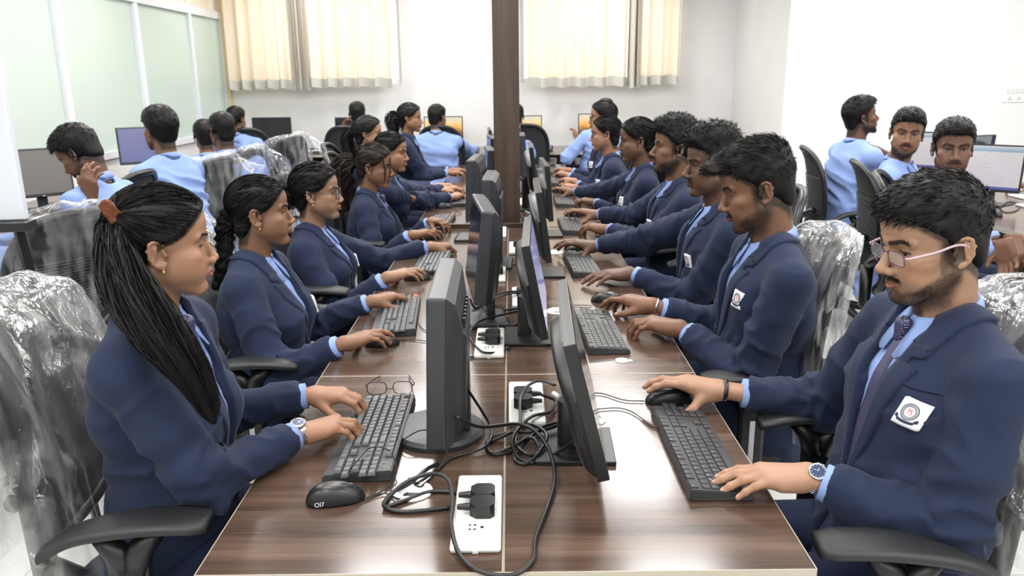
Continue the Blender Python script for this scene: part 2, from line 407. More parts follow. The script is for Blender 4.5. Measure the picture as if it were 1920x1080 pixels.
# ---------------------------------------------------------------- heads
def ear_pts(sx):
    f = lambda ub, z: np.array([sx*(.0695+.29*ub), .008-ub*.92, z*.90-.001])
    rim = [f(.004, .004), f(.003, .018), f(.012, .029), f(.024, .031), f(.034, .024), f(.037, .010), f(.034, -.006), f(.026, -.020), f(.015, -.031), f(.006, -.030), f(.001, -.020)]
    return f, rim
def head_sdf(P, h, neckb):
    g = P.get; jw, ns, fem = g('jaw', 1.), g('nose', 1.), g('fem', 0)
    lo = np.minimum([-.105, -.13, -.13], np.array(neckb)-[.075, .075, .0]); lo[2] = neckb[2]-.01
    hi = np.maximum([.105, .14, .135], np.array(neckb)+[.075, .075, 0])
    hf, hc = h
    def axis(a, b, f0, f1):
        out = [a]
        while out[-1] < b: x = out[-1]; d = max(f0-x, x-f1, 0); out.append(x+min(hc, hf+d*.12))
        return np.array(out, f32)
    s = SDF(lo, hi, hc, [axis(lo[0], hi[0], *((-.088, .088) if hf < .0023 or g('xf') else (-.050, .050))), axis(lo[1], hi[1], .050, .2), axis(lo[2], hi[2], -.070, .036)])
    s.ell((0, -.005, .045), (.0735, .092 if not fem else .086, .080), .004)
    s.ell((0, .033, .050), (.0605, .057, .050), .02)
    s.ell((0, .036, -.012), (.0610, .050, .060), .02)
    s.ell((0, .057, -.045), (.037, .036, .036), .018)
    s.ell((0, .030, -.062), (.053*jw, .048, .034), .018)
    for sx in (-1, 1):
        s.cap((sx*.050*jw, .004, -.045), (sx*.022, .068, -.088), .0165, .015, .02)
        s.ell((sx*.044, .056, -.014), (.020, .021, .016), .014)
        s.ell((sx*.034, .060, -.042), (.022*(1.12 if fem else 1), .024, .030), .016)
        if fem: s.ell((sx*.049, .030, -.035), (.018, .030, .030), .016)
        s.cap((sx*.010, .086, .0255), (sx*.044, .070, .027), .0085-.002*fem, .008, .010)
    s.ell((0, .075, -.090), (.019-.003*fem, .0165, .0145), .012)
    for sx in (-1, 1): s.ell((sx*.031, .0935, .0075), (.0185, .0175, .0115), .010, 's')
    s.cap((0, .084-.001*fem, .014), (0, .1055-.003*fem+.004*(ns-1), -.023), .0068-.0006*fem, .0100-.0012*fem, .007)
    s.ell((0, .1075-.0028*fem+.006*(ns-1), -.0255), ((.0105-.001*fem)*ns, .0105-.001*fem, .0092-.001*fem), .005)
    for sx in (-1, 1):
        s.ell((sx*.0125*ns, .0975, -.0300), (.0078, .0105, .0078), .005)
        s.ell((sx*.0062, .1025, -.0375), (.0036, .0058, .0040), .002, 's')
    s.cap((0, .101, -.034), (0, .093, -.0375), .0052, .005, .004)
    lf = g('lip', 1.)
    for sx in (-1, 1):
        s.cap((0, .0955, -.0522), (sx*.021, .0858, -.0558), .0050*lf, .0026, .004)
        s.cap((0, .0945, -.0618), (sx*.018, .0860, -.0590), .0056*lf, .0030, .004)
    s.cap((0, .1022, -.0570), (0, .1020, -.0570), .0020, .0020, .002, 's')
    for sx in (-1, 1):
        s.cap((0, .1016, -.0568), (sx*.021, .0910, -.0572), .0020, .0014, .0015, 's')
        s.ell((sx*.031, .0665, .0070), (.0138, .0142, .0138), .004)          # lids
        op = g('eye', .8)
        s.ell((sx*.031, .0815, .0058-.002*(1-op)), (.0128, .0125, .0052*op+.0006), .0012, 's')
        s.cap((sx*.020, .0795, .0145), (sx*.040, .0765, .0150), .0026, .0022, .004)
        # ear
        f, rim = ear_pts(sx)
        c = f(.017, .001); ax = np.array([sx*.92, .38, 0]); R = np.stack([ax, np.cross([0, 0, 1.], ax), [0, 0, 1.]], 1)
        s.ell(c, (.0055, .017, .029), .004, R=R)
        s.ell(c+ax*.006, (.0065, .0115, .020), .003, 's', R=R)
        for a, b in zip(rim[:-1], rim[1:]): s.cap(a+ax*.004, b+ax*.004, .0034, .0034, .002)
        s.ell(f(.008, -.026)+ax*.003, (.0050, .0075, .0085), .003, R=R)
        s.cap(f(.018, .016)+ax*.004, f(.022, -.012)+ax*.004, .0028, .0028, .003)
        s.ell(f(.001, -.002)+ax*.004, (.004, .004, .005), .003)
    nr = g('neck', .056)
    s.cap((0, -.022, -.045), np.array(neckb), nr, nr*1.06, .022)
    s.cap((0, .000, -.075), np.array(neckb)+[0, .018, .0], nr*.70, nr*.75, .02)
    return s
YHF = ([-.10, -.08, -.03, -.002, .010, .020, .034, .050, .066, .080, .10, .2], [-.045, -.040, -.024, -.016, .002, .026, .046, .060, .075, .088, .12, .2])
YHM = ([-.10, -.075, -.05, -.03, .0, .025, .038, .052, .064, .078, .095, .2], [-.06, -.055, -.035, .004, .018, .026, .040, .058, .074, .092, .12, .2])
def face_paint(V, P, tone):
    g = P.get; x, y, z = V.T; ax = abs(x); C = np.tile(np.array(tone, float), (len(V), 1)); fem = g('fem', 0)
    def mix(m, c):
        m = np.clip(m, 0, 1)[:, None]; C[:] = C*(1-m)+np.array(c)*m
    t = np.array(tone)
    C *= (1+.10*fbm(V*28, 3))[:, None]
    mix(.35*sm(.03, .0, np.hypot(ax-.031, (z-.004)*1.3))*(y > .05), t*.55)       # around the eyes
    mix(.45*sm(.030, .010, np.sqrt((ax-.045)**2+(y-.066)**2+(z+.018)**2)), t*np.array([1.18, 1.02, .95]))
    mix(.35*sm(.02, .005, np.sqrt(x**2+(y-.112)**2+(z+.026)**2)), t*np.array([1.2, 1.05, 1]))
    fl = y > .08
    lipc = g('lipc', t*np.array([.90, .66, .70]))
    lm = sm(1.15, .85, np.sqrt((ax/.0245)**2+((z+.0573)/np.maximum(.0095*(1-(ax/.030)**2), .002))**2))*fl
    mix(lm*.85, lipc)
    mix(sm(.0017, .0004, abs(z+.0570+.0*ax))*(ax < .022)*fl*.75, t*.22)  # shade of the crease between the lips, painted into the skin colour
    bw = g('brow', 1.); bz = .0262+.0055*np.clip((ax-.01)/.03, 0, 1)-.007*np.clip((ax-.038)/.014, 0, 1)
    mix(sm(.0048*bw, .0020*bw, abs(z-bz))*sm(.006, .012, ax)*sm(.053, .045, ax)*(y > .05)*.92, (.012, .009, .008))
    mix(sm(.0026, .0006, abs(z-.0075-.0035*np.sqrt(np.clip(1-((ax-.031)/.0135)**2, 0, 1))*(.3+.7*g('eye', .8))))*sm(.0155, .0125, abs(ax-.031))*(y > .068)*.8, (.012, .009, .008))
    zz_, yy_ = YHF if fem else YHM; gl_ = y-np.interp(z, zz_, yy_)
    mix(sm(.011 if not fem else .007, -.004, gl_+.003*fbm(V*90, 8))*(ax < .078)*sm(-.105, -.085, z)*.85, (.012, .010, .009))
    BM = np.zeros(len(V)); MM = np.zeros(len(V)); bd = g('beard', 0)
    if bd:
        nz = .5+.5*fbm(V*120, 5)
        edge = -.035-.020*sm(.0, .055, y)-.018*sm(.05, .08, y)               # upper edge of the beard drops towards the mouth
        jaw = sm(edge+.010, edge-.008, z)*sm(-.035, -.010, y)*sm(-.135, -.105, z)*sm(.0, .03, y-.0+(z+.13)*.4)
        burn = .8*sm(.012, .004, abs(y-.020))*sm(.03, .0, z)*(z > -.06)
        gap = sm(.030, .020, ax)*sm(-.078, -.070, z)*(y > .07)*(1-.85*sm(.007, .003, ax)*(z < -.066))
        m = np.maximum(jaw*(1-gap*.9), burn)
        chin = sm(.026, .014, ax)*sm(-.068, -.076, z)*(y > .04)
        BM = np.maximum(m, chin*.95)*bd; mix(BM*(.72+.28*nz), (.014, .011, .010))
    ms = g('stache', 0)
    if ms:
        mz = -.0455-.12*np.clip(ax-.006, 0, .03)**1.0*1.2
        MM = sm(.0062, .0028, abs(z-mz+.001))*sm(.030, .022, ax)*(y > .075)*ms; mix(MM, (.013, .010, .009))
    f, rim = ear_pts(1)
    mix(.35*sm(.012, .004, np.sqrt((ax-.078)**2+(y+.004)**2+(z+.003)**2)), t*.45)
    if fem: BM = sm(.003, -.002, gl_)*sm(-.022, -.012, gl_)*(ax < .070)*(z > .012)
    BW = sm(.0050*bw, .0020*bw, abs(z-bz))*sm(.006, .012, ax)*sm(.053, .045, ax)*(y > .05)
    return np.clip(C, 0, 1), BM, MM, BW
def hair_sdf(P, h):
    st = P['hair']; s = SDF((-.12, -.165, -.10), (.12, .155, .185), h)
    e = P.get('hv', .006)
    s.ell((0, -.006, .046), (.0735+e, .092+e, .080+e), .004); s.ell((0, .033, .050), (.0615+e, .057+e, .052+e), .02)
    if st in ('pony', 'braid', 'bun'):
        s.ell((0, -.046, .040), (.060+e, .046+e, .062), .02)
        s.ell((0, -.040, -.035), (.055, .044, .05), .02)
        zz = [-.10, -.08, -.03, -.002, .010, .020, .034, .050, .066, .080, .10, .2]; yy = [-.045, -.040, -.024, -.016, .002, .026, .046, .060, .075, .088, .12, .2]
    else:
        s.ell((0, -.056, -.016), (.053+e*.4, .034, .056), .02)
        zz = [-.10, -.075, -.05, -.03, .0, .025, .038, .052, .064, .078, .095, .2]; yy = [-.06, -.055, -.035, .004, .018, .026, .040, .058, .074, .092, .12, .2]
        if st == 'short': s.ell((0, .012, .088), (.070, .086, .050), .02); s.ell((0, .070, .092), (.046, .028, .024), .015)
        if st == 'quiff': s.ell((0, -.005, .088), (.066, .090, .050), .02); s.cap((-.01, .050, .098), (.005, .108, .084), .038, .028, .02); s.ell((0, .10, .082), (.040, .03, .026), .012)
        if st == 'curly': s.ell((0, .005, .100), (.074, .092, .055), .02); s.ell((0, .07, .10), (.056, .036, .032), .015)
        if st == 'flat': s.ell((0, .0, .082), (.071, .088, .048), .02)
    zz = np.array(zz); yy = np.array(yy)
    wig = .004
    def line(X, Y, Z):
        yh = np.interp(Z.ravel(), zz, yy).reshape(Z.shape) - .10*np.clip(.045-abs(X), 0, .045)*(0 if st in ('pony', 'braid', 'bun') else .3)
        if st in ('quiff', 'short', 'curly'):
            yh = np.where(Z > .074+.0*X, .30, yh)
        return (Y-yh)*.8+0*X
    b = s.ax; s.op(line, s.lo, s.lo+s.n*s.h, mode='x')
    if st not in ('pony', 'braid', 'bun'):
        for sx in (-1, 1): s.cap((sx*.087, -.008, .006), (sx*.087, -.014, -.030), .018, .020, .004, 's')
    else:
        for sx in (-1, 1): s.ell((sx*.085, -.004, -.006), (.022, .022, .026), .003, 's')
    s.zz, s.yy = zz, yy
    return s
def build_hair(P, h, nst):
    """cap mesh + locks of hair, head coordinates"""
    st = P['hair']; s = hair_sdf(P, h); V, Q = s.mesh(1); N = normals(V, Q)
    fm_ = st in ('pony', 'braid', 'bun')
    def taper(X):
        g_ = X[:, 1]-np.interp(X[:, 2], s.zz, s.yy); t_ = np.clip(-g_/(.022 if fm_ else .030), 0, 1)
        if not fm_: t_ = np.where(X[:, 2] > (.070 if st != 'flat' else .2), 1, np.minimum(t_, np.clip((X[:, 2]+.092)/.045, 0, 1)))
        return (1-t_)**1.5*(P.get('hv', .006)+(.0048 if fm_ else .0035))
    rd = V-np.array([0, -.01, .035]); rd[:, 1] *= .8; rd /= np.linalg.norm(rd, axis=1, keepdims=True); V = V-rd*taper(V)[:, None]
    fem = st in ('pony', 'braid', 'bun'); rs = np.random.RandomState(P.get('seed', 1))
    tie = np.array(P.get('tie', (0, -.118, .035)))
    if fem:
        flow = tie-V; flow /= np.linalg.norm(flow, axis=1, keepdims=True)
        ang = np.arctan2(V[:, 0], V[:, 2]-.02); V = V+N*(.0016*vnoise(np.stack([ang*16, V[:, 1]*10, V[:, 0]*0], 1), 2)+.0012*vnoise(np.stack([ang*38, V[:, 1]*14, V[:, 0]*0], 1), 4))[:, None]
    else:
        V = V+N*(.0035*fbm(V*np.array([75, 40, 55]), P.get('seed', 1), 3)*(sm(.02, .07, V[:, 2])+.25))[:, None]
    out = [(V, Q)]
    if nst:
        top = sm(.04, .08, V[:, 2]); w = .8+top*.8 if not fem else np.ones(len(V)); ok = (s.sample(V+N*.004) > 0)
        w = w*ok*((taper(V) < .0045) if fem else 1); roots = rs.choice(len(V), nst, p=w/w.sum()); p = V[roots]-N[roots]*.001; n = N[roots]
        S = 6; c = np.array([0, -.004, .045]); r = np.array([.0735, .094, .082])
        if fem: d = tie-p; L = rs.uniform(.03, .07, nst); lift = rs.uniform(0, .002, nst)
        else:
            tp = sm(.045, .085, p[:, 2])[:, None]
            fw = np.array({'short': (0.25, .9, .05), 'quiff': (.15, 1, .25), 'curly': (0, .5, .6), 'flat': (.2, 1, 0)}[st])
            d = tp*fw+(1-tp)*np.array([0, -.25, -1.]); d = d+rs.randn(nst, 3)*({'curly': .8, 'quiff': .20}.get(st, .24))
            L = (rs.uniform(.007, .014, nst)*(1-tp[:, 0])+tp[:, 0]*rs.uniform(.018, .036, nst)); lift = tp[:, 0]*rs.uniform(-.004, {'quiff': .012, 'curly': .014}.get(st, .007), nst)+.0028
        d = d/(np.linalg.norm(d, axis=1, keepdims=True)+1e-9)
        rho0 = np.linalg.norm((p-c)/r, axis=1); pts = [p]; cur = p.copy()
        for i in range(1, S):
            if fem: d = tie-cur; d /= np.linalg.norm(d, axis=1, keepdims=True)+1e-9
            elif st == 'curly': d = d+.8*rs.randn(nst, 3); d /= np.linalg.norm(d, axis=1, keepdims=True)
            nn = (cur-c)/r**2; nn /= np.linalg.norm(nn, axis=1, keepdims=True); dt = d-nn*(d*nn).sum(1, keepdims=True)
            cur = cur+dt*(L/(S-1))[:, None]
            if fem and True:
                q = s.snap(cur, .0010-taper(cur), 2); cur = q
            else:
                rho = np.linalg.norm((cur-c)/r, axis=1); tgt = rho0+lift/.08*(i/(S-1))**1.3; cur = c+(cur-c)*(tgt/rho)[:, None]
            pts.append(cur)
        pv, pq = strands(np.stack(pts, 1), rs.uniform(.0005, .0011, nst)*(1.5 if h > .005 else 1))
        out.append((pv, pq))
    return out, tie
def tail(ctrl, rad, nst, seed=1, core=True, frizz=.15, wmul=1., braid=0):
    """a hanging bundle of hair along control points"""
    rs = np.random.RandomState(seed); P = spline(ctrl, 6); n = len(P); R_ = np.interp(np.linspace(0, 1, n), np.linspace(0, 1, len(rad)), rad)
    if braid: P = spline(ctrl, 16); n = len(P); R_ = np.interp(np.linspace(0, 1, n), np.linspace(0, 1, len(rad)), rad)*(.72+.38*abs(np.sin(np.linspace(0, braid*PI, n))))
    T = np.gradient(P, axis=0); T /= np.linalg.norm(T, axis=1, keepdims=True); out = []
    if core: out.append(tube_arr(np.vstack([P, P[-1]+T[-1]*.004]), np.append(R_*.78, .001), 12))
    if nst:
        u = np.cross(T, [1, .2, .1]); u /= np.linalg.norm(u, axis=1, keepdims=True); w = np.cross(T, u)
        a = rs.uniform(0, 2*PI, nst); q = np.sqrt(rs.uniform(.45, 1, nst)); end = rs.uniform(.72, 1.0, nst)
        ns_ = 26 if braid else 9; tt = np.linspace(0, 1, ns_); paths = np.zeros((nst, ns_, 3))
        for i, t in enumerate(tt):
            s_ = np.clip(t*end*(n-1), 0, n-1.001); k = s_.astype(int); f = (s_-k)[:, None]
            Pp = P[k]*(1-f)+P[k+1]*f; rr = (R_[k]*(1-f[:, 0])+R_[k+1]*f[:, 0])*q*(1+frizz*np.sin(a*3+t*5))
            wob = frizz*rr*np.sin(t*9+a*5); aa = a+(t*braid*.9 if braid else 0)
            paths[:, i] = Pp+u[k]*(np.cos(aa)*rr+wob)[:, None]+w[k]*(np.sin(aa)*rr)[:, None]
        out.append(strands(paths, rs.uniform(.0006, .0013, nst)*wmul))
    return out
# ---------------------------------------------------------------- people
LOD = {0: ((.0020, .0064), .0082, .0048, 5200), 1: ((.0027, .0085), .0125, .0065, 1700), 2: ((.0050, .012), .0190, .0090, 600), 3: ((.0080, .014), .028, .011, 0)}
def strip(parts_or_none, sdf, inner, outer, offs, n=40, ncross=4, mat_=None, name='lapel', parent=None, split=None, close=True):
    """a cloth strip lying on a surface between two paths"""
    I = np.asarray(inner, float); O = np.asarray(outer, float); rows = []
    for j in range(ncross):
        t = j/(ncross-1); p = I*(1-t)+O*t; p = sdf.snap(p, offs[0]*(1-t)+offs[1]*t, 6); rows.append(p)
    if close:
        rows.insert(0, sdf.snap(rows[0], -.004, 5)*1.0); rows.append(sdf.snap(rows[-1], -.003, 5))
    V = np.stack(rows, 1); nr, nc, _ = V.shape
    uv = np.stack(np.meshgrid(np.linspace(0, 1, nr), np.linspace(0, 1, nc), indexing='ij'), -1)
    return V.reshape(-1, 3), grid_faces(nr, nc), uv.reshape(-1, 2)
def ik(S, W, L1, L2, pole):
    d = W-S; D = np.linalg.norm(d)
    if D > (L1+L2)*.995: k = D/((L1+L2)*.995); L1 *= k; L2 *= k
    a = (L1*L1-L2*L2+D*D)/(2*D); h = math.sqrt(max(L1*L1-a*a, 1e-6)); u = d/D; pl = pole-u*(pole@u); pl /= np.linalg.norm(pl)
    return S+u*a+pl*h
BADGE_W = mat('badge_white_cloth', (.80, .82, .86), .8); BADGE_D = mat('badge_navy_print', (.02, .025, .06), .7); BADGE_R = mat('badge_red_print', (.6, .03, .03), .7)
def badge(sdf, c, parent, w=.040, hgt=.050, fine=True, tilt=0., sdf2=None):
    """the school badge: white patch, beaded ring, ribbon and the red 75, laid on the blazer"""
    ct, st_ = math.cos(tilt), math.sin(tilt)
    gx, gz = np.meshgrid(np.linspace(-.5, .5, 7)*w, np.linspace(-.5, .5, 7)*hgt); gx, gz = gx.ravel(), gz.ravel(); X_ = c[0]-(gx*ct-gz*st_); Z_ = c[2]+gx*st_+gz*ct
    Y_ = front_y(sdf, X_, Z_, c[1]+.10); Y2 = front_y(sdf2, X_, Z_, c[1]+.10) if sdf2 is not None else Y_; Y_ = np.where(Y2 > Y_+.02, Y_, np.maximum(Y_, Y2)); med = np.median(Y_); Y_ = np.clip(Y_, med-.02, med+.02)
    A_ = np.stack([gx, gz, gx*gx, gx*0+1], 1); cf_, *_r = np.linalg.lstsq(A_, Y_, rcond=None); lift_ = max(0, np.max(Y_-A_@cf_))+.003
    def mp(uv, off):
        u = (uv[:, 0]-.5)*w; v = (uv[:, 1]-.5)*hgt; x = c[0]-(u*ct-v*st_)*1.0; z = c[2]+u*st_+v*ct
        return np.stack([x, cf_[0]*u+cf_[1]*v+cf_[2]*u*u+cf_[3]+lift_+off-.002, z], 1)
    def patch(name, poly_grid, nr, nc, off, m, par):
        V = mp(poly_grid.reshape(-1, 2), off); Fq = grid_faces(nr, nc)
        lo_ = mp(poly_grid.reshape(-1, 2), off-.0015)
        return V, Fq, lo_
    g = np.stack(np.meshgrid(np.linspace(0, 1, 9), np.linspace(0, 1, 9), indexing='ij'), -1)
    V, Fq, _ = patch('', g, 9, 9, .0050, None, None); Vb = mp(g.reshape(-1, 2), -.002); idx = [i*9 for i in range(9)]+[72+i for i in range(1, 9)]+[8+9*i for i in range(7, -1, -1)]+[i for i in range(7, 0, -1)]
    rim = [(idx[i], idx[(i+1) % len(idx)], 81+idx[(i+1) % len(idx)], 81+idx[i]) for i in range(len(idx))]
    b = link('badge', np.vstack([V, Vb]), [tuple(q) for q in Fq]+rim, BADGE_W, parent); tag(b, 'white cloth badge with a ringed emblem reading 75 over a dark ribbon')
    VV = []; FF = []; k = 0
    def ring(r0, r1, n, cu=.5, cv=.57):
        nonlocal k
        a = np.linspace(0, 2*PI, n+1); g2 = np.stack([np.stack([cu+np.cos(a)*r*hgt/w*.94, cv+np.sin(a)*r*1.12], -1) for r in (r0, r1)], 0)
        V = mp(g2.reshape(-1, 2), .0058); VV.append(V); FF.append(grid_faces(2, n+1)+k); k += len(V)
    def quad(pts):
        nonlocal k
        V = mp(np.array(pts, float), .0059); VV.append(V); FF.append(np.array([[0, 1, 2, 3]])+k); k += 4
    ring(.255, .285, 40); ring(.175, .195, 32)
    if fine:
        for i in range(26):
            a = 2*PI*i/26; cu, cv = .5+math.cos(a)*.222*hgt/w*.94, .57+math.sin(a)*.222*1.12; dd = .018; quad([(cu-dd, cv-dd), (cu+dd, cv-dd), (cu+dd, cv+dd), (cu-dd, cv+dd)])
    else: ring(.20, .25, 24)
    n = 12; u = np.linspace(.16, .84, n); vc = .175+.35*(u-.5)**2
    g2 = np.stack([np.stack([u, vc-.055], -1), np.stack([u, vc+.055], -1)], 0); V = mp(g2.reshape(-1, 2), .0059); VV.append(V); FF.append(grid_faces(2, n)+k); k += len(V)
    quad([(.03, .27), (.19, .20), (.19, .33), (.07, .40)]); quad([(.97, .27), (.81, .20), (.81, .33), (.93, .40)])
    link('badge_emblem', np.vstack(VV), np.vstack(FF), BADGE_D, b, False)
    if fine:
        VV, FF, k = [], [], 0
        def stroke(a, b_, t=.026):
            a = np.array(a); b_ = np.array(b_); d = b_-a; d /= np.linalg.norm(d); n_ = np.array([-d[1], d[0]])*t/2; quad([a-n_, b_-n_, b_+n_, a+n_])
        stroke((.385, .66), (.49, .66)); stroke((.485, .66), (.42, .48))
        stroke((.53, .66), (.62, .66)); stroke((.535, .66), (.53, .58)); stroke((.53, .585), (.595, .575)); stroke((.60, .58), (.60, .50)); stroke((.60, .495), (.52, .485))
        link('badge_number', np.vstack(VV), np.vstack(FF), BADGE_R, b, False)
    return b
def front_y(sdf, x, z, ystart, step=.004, n=90):
    """y of the front surface at (x,z), marching in from the front"""
    y = np.full(len(x), float(ystart)); done = np.zeros(len(x), bool)
    for _ in range(n):
        d = sdf.sample(np.stack([x, y, z], 1)); hit = d < .0005; done |= hit; y = np.where(done, y, y-np.clip(d*.8, .0008, .03))
    return y
GLASSM = mat('lens_glass', (1, 1, 1), .02); GLASSM.node_tree.nodes['Principled BSDF'].inputs['Alpha'].default_value = .14
def glasses(parent, kind, Hm, Hc, sc):
    T = lambda p: (np.atleast_2d(np.array(p, float))*sc) @ Hm.T + Hc
    cm = {'purple': mat('plum_metal', (.13, .06, .10), .3, .6), 'black': mat('black_frame', (.015, .012, .012), .3)}[kind]
    root = thing('eyeglasses', None, None); del_ = root; root.parent = parent
    yo = -.005
    w, h = (.0245, .0132) if kind == 'purple' else (.0250, .0175)
    mb = MB(); ml = MB()
    for sx in (-1, 1):
        a = np.linspace(0, 2*PI, 33); e = 4.5
        X = np.sign(np.cos(a))*abs(np.cos(a))**(2/e)*w; Z = np.sign(np.sin(a))*abs(np.sin(a))**(2/e)*h; cx = sx*.0325
        Pp = np.stack([cx+X, .1015+yo-.10*(abs(cx+X))**1.0*.25-.15*(cx+X)**2*10*.2, .001+Z+.0*X], 1)
        rr = .0011 if kind == 'purple' else .0017
        mb.tube(T(Pp), rr, 6, False); nn = len(Pp)-1; c = T(Pp[:nn].mean(0))[0]; ring = T(Pp[:nn]); ml.add(np.vstack([ring, [c]]), [(i, (i+1) % nn, nn) for i in range(nn)])
    mb.tube(T([(-.0095, .099+yo, .006), (0, .1035+yo, .009), (.0095, .099+yo, .006)]), .0012, 6)
    fr = mb.build('rim', cm, root, True); ml.build('lens', GLASSM, root, True)
    tm = mat('pale_pink_acetate', (.48, .36, .40), .35) if kind == 'purple' else cm
    for sx in (-1, 1):
        P_ = spline([(sx*.056, .0955+yo, .006), (sx*.066, .088, .0075), (sx*.0750, .045, .011), (sx*.0765, .006, .016), (sx*.079, -.014, .010), (sx*.077, -.026, -.006)], 5)
        MB().tube(T(P_), .0024 if kind == 'purple' else .0013, 6).build('temple', tm, root, True)
    root['label'] = 'rimless rectangular glasses with pale temples' if kind == 'purple' else 'dark framed glasses'
    return root
def watch(parent, W, d, up, r, kind='steel'):
    """bracelet watch round a wrist at W, forearm direction d"""
    root = thing('wristwatch', 'silver wristwatch with a blue dial' if kind == 'steel' else 'dark wrist band', None); root.parent = parent
    side = np.cross(d, up); side /= np.linalg.norm(side); up = np.cross(side, d)
    m = CHROME if kind == 'steel' else BLACKP; a = np.linspace(0, 2*PI, 27)[:-1]; n = len(a)
    if kind == 'steel':
        mb = MB()
        for i in range(n):
            for k in (-1, 0, 1):
                c = W+side*math.cos(a[i])*r*1.15+up*math.sin(a[i])*r*.92+d*k*.0048
                nrm = side*math.cos(a[i])+up*math.sin(a[i]); t = np.cross(nrm, d)
                R_ = Matrix(np.stack([t, d, nrm], 1).tolist()); b = MB().box((-.0029, -.0023, -.0014), (.0029, .0023, .0014), .0006, None)
                b.xform(Matrix.Translation(Vector(c)) @ R_.to_4x4()); mb.v, mb.f = mb.v+b.v, mb.f+[tuple(q+len(mb.v) for q in f) for f in b.f]
        mb.build('bracelet', m, root, False)
        c0 = W+up*(r*.92+.004); R_ = Matrix(np.stack([side, d, up], 1).tolist()).to_4x4(); Tm = Matrix.Translation(Vector(c0)) @ R_
        MB().lathe([(.0165, -.003), (.0175, 0), (.0170, .003), (.0145, .0045), (.0140, .0035), (.001, .0035)], 28).xform(Tm).build('watch_case', CHROME, root, True)
        MB().lathe([(.0142, .0032), (.0142, .0038), (.001, .0038)], 28).xform(Tm).build('watch_dial', mat('blue_dial', (.02, .04, .11), .25), root, False)
        mm = MB(); mm.box((-.0006, -.001, .0040), (.0006, .0095, .0044)); mm.box((-.001, -.0007, .0040), (.0065, .0007, .0044))
        for i in range(12):
            q = 2*PI*i/12; x, y = .0118*math.cos(q), .0118*math.sin(q); mm.box((x-.0008, y-.0008, .004), (x+.0008, y+.0008, .0044))
        mm.xform(Tm).build('watch_hands', CHROME, root)
    else:
        V = []
        for i in range(n):
            nrm = side*math.cos(a[i])*1.13+up*math.sin(a[i])*.9
            for (k, o) in ((-.005, .0), (-.005, .002), (.005, .002), (.005, .0)): V.append(W+nrm*(r+o)+d*k)
        F_ = [(i*4+j, i*4+(j+1) % 4, ((i+1) % n)*4+(j+1) % 4, ((i+1) % n)*4+j) for i in range(n) for j in range(4)]
        link('band', V, F_, m, root)
    return root
PEOPLE = []
